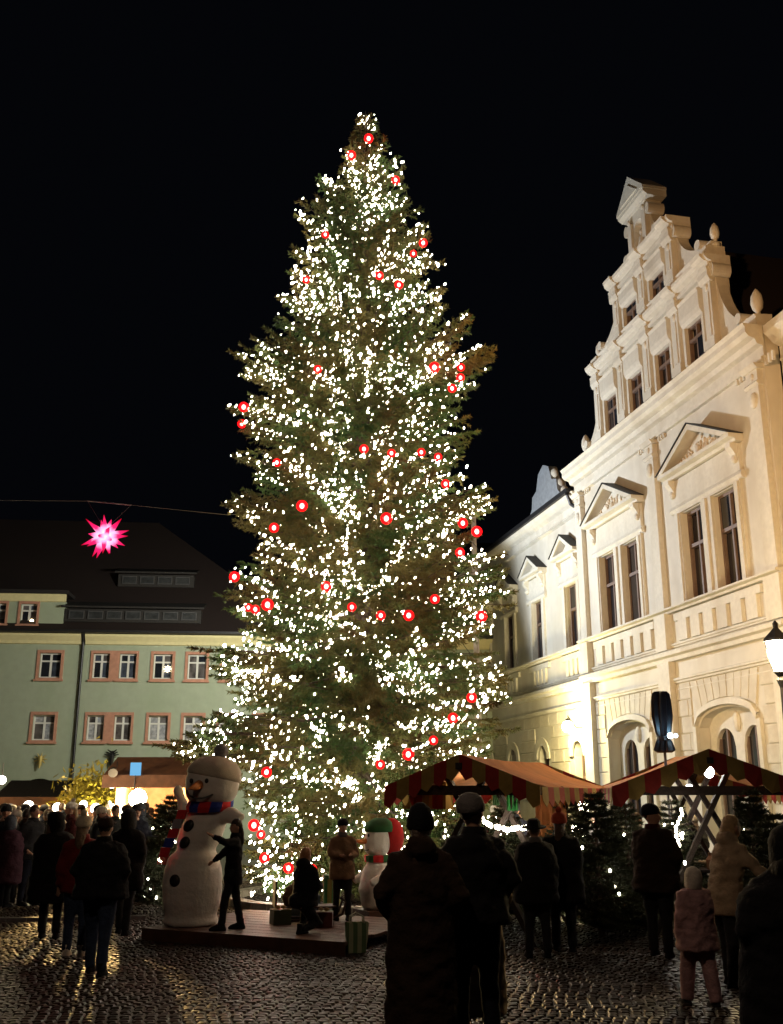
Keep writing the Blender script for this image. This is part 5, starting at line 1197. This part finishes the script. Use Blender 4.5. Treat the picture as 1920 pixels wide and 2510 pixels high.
    if bag:
        m = MB(); m.loft([(0, .19, 1.0, .13, .07), (0, .2, 1.05, .15, .09), (0, .2, 1.3, .14, .08), (0, .19, 1.36, .08, .05)], 12); r_ = obj('backpack', m, cm(bag), None, smooth=True); r_.location = loc; r_.rotation_euler = (0, 0, rz); r_.scale = (s,) * 3; tag(r_, 'dark backpack worn by the ' + label.split(' ', 1)[-1][:0] + 'person with rucksack', 'backpack')
    return t
PI = math.pi
def px(x, y, z=0): q = on(x, y, z); return (q.x, q.y, z)
def pH(x, y, top, z=0):      # place by foot pixel, height from the top pixel
    q = on(x, y, z); return (q.x, q.y, z), at(x, top, q.y).z - z
# foreground pair
Y = 8.75; q = at(1158, 1954, Y)
person('tall man with grey beanie, dark jacket and jeans in the foreground', (q.x, Y, 0), R(205), q.z - .0, 'black', .86, .25, 'navy', 'black', 'beanie', 'grey', 'short', arm=('pocket', 'pocket'), near=True, build=1.07, turn=R(-62), stride=.05)
Y = 8.35; q = at(1030, 2000, Y)
person('woman in ankle length dark brown coat and black beanie in the foreground', (q.x, Y, 0), R(180), q.z + .02, 'brown', .14, .25, 'char', 'black', 'tall', 'black', 'long', (.05, .025, .015), arm=('pocket', 'pocket'), near=True, build=1.05, hood=True)
Y = 9.5; q = at(1170, 2030, Y)
person('person in pale beige long coat half hidden behind the foreground pair', (q.x - .04, Y, 0), R(175), q.z, 'beige', .14, .27, 'grey', 'tan', 'hood', 'beige', 'long', (.2, .12, .06), near=True, hood=True)
# right side
Y = 6.6; q = at(1925, 2030, Y)
person('large dark figure cut off by the right picture edge', (q.x, Y, 0), R(170), q.z, 'black', .5, .30, 'black', 'black', 'hood', 'black', 'short', near=True, build=1.2, hood=True)
L_, h_ = pH(1722, 2468, 2128); 
person('small child in pink snowsuit with pale hat holding hands', L_, R(200), h_ * 1.0, 'pink', .70, .24, 'pink', 'char', 'hood', 'white', 'short', arm=('down', 'reach'), near=True, build=1.25, stride=.17)
L_, h_ = pH(1795, 2420, 2020)
person('blond woman in beige fur hooded coat bending towards the pink child', L_, R(110), h_ * 1.05, 'beige', .72, .23, 'char', 'black', None, 'beige', 'long', (.42, .28, .14), arm=('reach', 'reach'), near=True, lean=.35, hood=True)
L_, h_ = pH(1622, 2348, 1976)
person('man in dark cap and brown jacket by the right stall, looking right', L_, R(150), h_, 'brown', .74, .26, 'char', 'black', 'beanie', 'navy', 'short', arm=('front', 'pocket'), near=True, turn=R(-100), build=1.1, scarf='darkred')
L_, h_ = pH(1322, 2352, 2012)
person('person in black coat and flat brimmed dark hat between the stalls', L_, R(190), h_, 'black', .70, .27, 'char', 'black', 'brim', 'black', 'short', (.2, .18, .16), arm=('front', 'down'), build=1.1, turn=R(-30), scarf='grey')
L_, h_ = pH(1385, 2335, 1996)
person('person with orange red bobble hat and dark coat beside the brimmed hat', L_, R(170), h_, 'black', .62, .27, 'char', 'black', 'pom', 'orange', 'long', (.08, .04, .02), arm=('pocket', 'front'), build=1.1)
# by the snow figures
L_, h_ = pH(566, 2279, 2016, .17); L_ = (L_[0], L_[1], .17)
person('slim woman in short black coat and boots leaning against the giant snowman', L_, R(-80), h_ + .04, 'black', .70, .20, 'tight', 'black', None, 'black', 'long', (.02, .012, .01), arm=('hug', 'reach'), stride=.16, turn=R(20), lean=-.04)
L_, h_ = pH(735, 2285, 2115, .17)
person('crouching child with ginger hair in dark jacket before the big tree', (L_[0], L_[1] - .05, .17), R(140), 1.42, 'black', .5, .25, 'black', 'black', None, 'black', 'long', (.34, .15, .06), arm=('front', 'front'), crouch=True, hood=True, build=1.05)
L_, h_ = pH(835, 2262, 2060, .17)
person('woman in brown jacket and dark knitted hat standing behind the presents', (L_[0], L_[1] + .35, .17), R(15), 1.42, 'tan', .70, .24, 'char', 'black', 'beanie', 'navy', 'long', (.1, .06, .03), arm=('front', 'front'), scarf='grey')
# left group
L_, h_ = pH(170, 2347, 2000)
person('woman with cream bobble hat, red jacket, blue jeans and white shoes on the left', (L_[0] + .05, L_[1], 0), R(185), h_ - .02, 'red', .78, .23, 'jeans', 'white', 'pom', 'cream', 'long', (.12, .07, .04), arm=('down', 'front'), stride=.05)
L_, h_ = pH(215, 2392, 2004)
person('stout man in black jacket and blue jeans seen from behind, nearest on the left', (L_[0] + .08, L_[1], 0), R(178), h_, 'black', .84, .29, 'jeans', 'black', 'cap', 'brown', 'short', arm=('pocket', 'pocket'), near=True, build=1.12, stride=.13)
L_, h_ = pH(118, 2302, 1992)
person('person in long black winter coat with face lit from the stalls, left group', L_, R(190), h_, 'black', .50, .30, 'char', 'black', 'hood', 'black', 'long', (.08, .05, .03), arm=('front', 'front'), turn=R(-75), build=1.12)
L_, h_ = pH(298, 2293, 1985)
person('tall person in black coat and dark hood left of the dark fir', L_, R(165), h_, 'black', .62, .26, 'char', 'black', 'hood', 'char', 'short', arm=('down', 'pocket'), build=1.05, stride=.1)
L_, h_ = pH(45, 2214, 1984)
person('person in dark brown parka near the left edge of the crowd', L_, R(205), h_, 'brown', .55, .28, 'char', 'black', None, 'black', 'short', (.03, .02, .015), arm=('pocket', 'up'), build=1.1, hood=True)
L_, h_ = pH(8, 2225, 2000)
person('person in plum quilted coat cut by the left picture edge', L_, R(160), h_, 'plum', .45, .29, 'char', 'black', 'hood', 'greyblue', 'short', arm=('pocket', 'front'), build=1.12)
# background crowd: a few templates, copied
tmpl = []
for k, (ct, ht, hc_, hr, hrc, ar, fc) in enumerate((('navy', 'beanie', 'char', 'short', (.03, .02, .015), ('pocket', 'up'), 0), ('darkred', 'pom', 'white', 'long', (.2, .11, .05), ('front', 'pocket'), PI), ('char', None, 'black', 'short', (.05, .03, .02), ('down', 'pocket'), PI), ('greyblue', 'hood', 'greyblue', 'short', (.03, .02, .01), ('pocket', 'pocket'), PI), ('tan', None, 'black', 'long', (.35, .22, .1), ('pocket', 'front'), 0), ('black', 'beanie', 'cream', 'long', (.05, .03, .02), ('front', 'front'), PI), ('grey', 'cap', 'brown', 'short', (.1, .1, .1), ('pocket', 'down'), 0))):
    tmpl.append((ct, ht, hc_, hr, hrc, ar))
protos = {}
desc = {0: 'person in navy jacket and dark beanie', 1: 'person in dark red jacket, white bobble hat', 2: 'bare headed person in charcoal jacket', 3: 'person in grey blue hooded coat', 4: 'long haired person in tan coat', 5: 'person in black coat with cream beanie', 6: 'person in grey jacket and brown cap'}
spots = [(20, 24.5, 3), (62, 23.0, 0), (92, 26.0, 4), (118, 22.0, 5), (150, 25.0, 2), (172, 21.5, 1), (196, 24.0, 6), (222, 26.5, 4), (240, 22.5, 0), (262, 24.5, 5), (283, 21.8, 2), (318, 24.6, 1), (345, 22.4, 3), (368, 25.2, 6), (335, 20.3, 0), (40, 20.9, 1), (84, 19.6, 2), (395, 23.4, 2), (8, 21.7, 6), (135, 28.0, 0), (210, 29.0, 1), (300, 28.4, 4), (55, 28.6, 2), (420, 24.9, 0), (440, 26.2, 3), (30, 23.0, 5), (75, 24.4, 2), (106, 24.0, 0), (160, 23.4, 3), (186, 26.0, 0), (250, 20.6, 5), (270, 26.5, 1), (310, 22.8, 6), (355, 24.0, 2), (15, 19.6, 0), (128, 20.6, 2),
         (1262, 19.5, 0), (1335, 19.8, 4), (1460, 19.0, 2), (1560, 18.8, 6), (1700, 19.3, 5), (1840, 18.6, 3), (1215, 21.0, 1)]
near_of = ['the left edge', 'the black coats', 'the yellow bush', 'the hut lamp', 'the dark fir']
def where_(x): return ('behind, ' + ('under the left stall' if x < 1300 else 'between the stalls' if x < 1600 else 'under the right stall')) if x > 1000 else 'in the crowd near ' + near_of[0 if x < 50 else 1 if x < 150 else 2 if x < 250 else 3 if x < 360 else 4]
tot = {}
for (x, Y, k) in sorted(spots, key=lambda p: p[1]): tot.setdefault((k, where_(x)), []).append((x, Y))
for (x, Y, k) in spots:
    q = at(x, 2000, Y); rz = random.uniform(-2.9, 2.9) if x < 1000 else random.uniform(2, 4)
    where = where_(x); g_ = tot[(k, where)]; n_ = g_.index((x, Y))
    lab = desc[k] + ' ' + where + ('' if len(g_) == 1 else ', nearest' if n_ == 0 else ', rearmost' if n_ == len(g_) - 1 else ', second' if n_ == 1 else ', third')
    H = random.uniform(1.6, 1.8)
    if k not in protos:
        ct, ht, hc_, hr, hrc, ar = tmpl[k]
        protos[k] = person(lab, (q.x, Y, 0), rz, H, ct, (.6, .75, .8, .5, .6, .65, .8)[k], .26, ('char', 'jeans', 'navy', 'char', 'grey', 'char', 'brown')[k], 'black', ht, hc_, hr, hrc, arm=ar, group='market visitors in the far crowd', hood=k in (3, 0))
    else: dup(protos[k], (q.x, Y, 0), rz, lab, H / 1.75)

bpy.data.scenes.remove(shop)
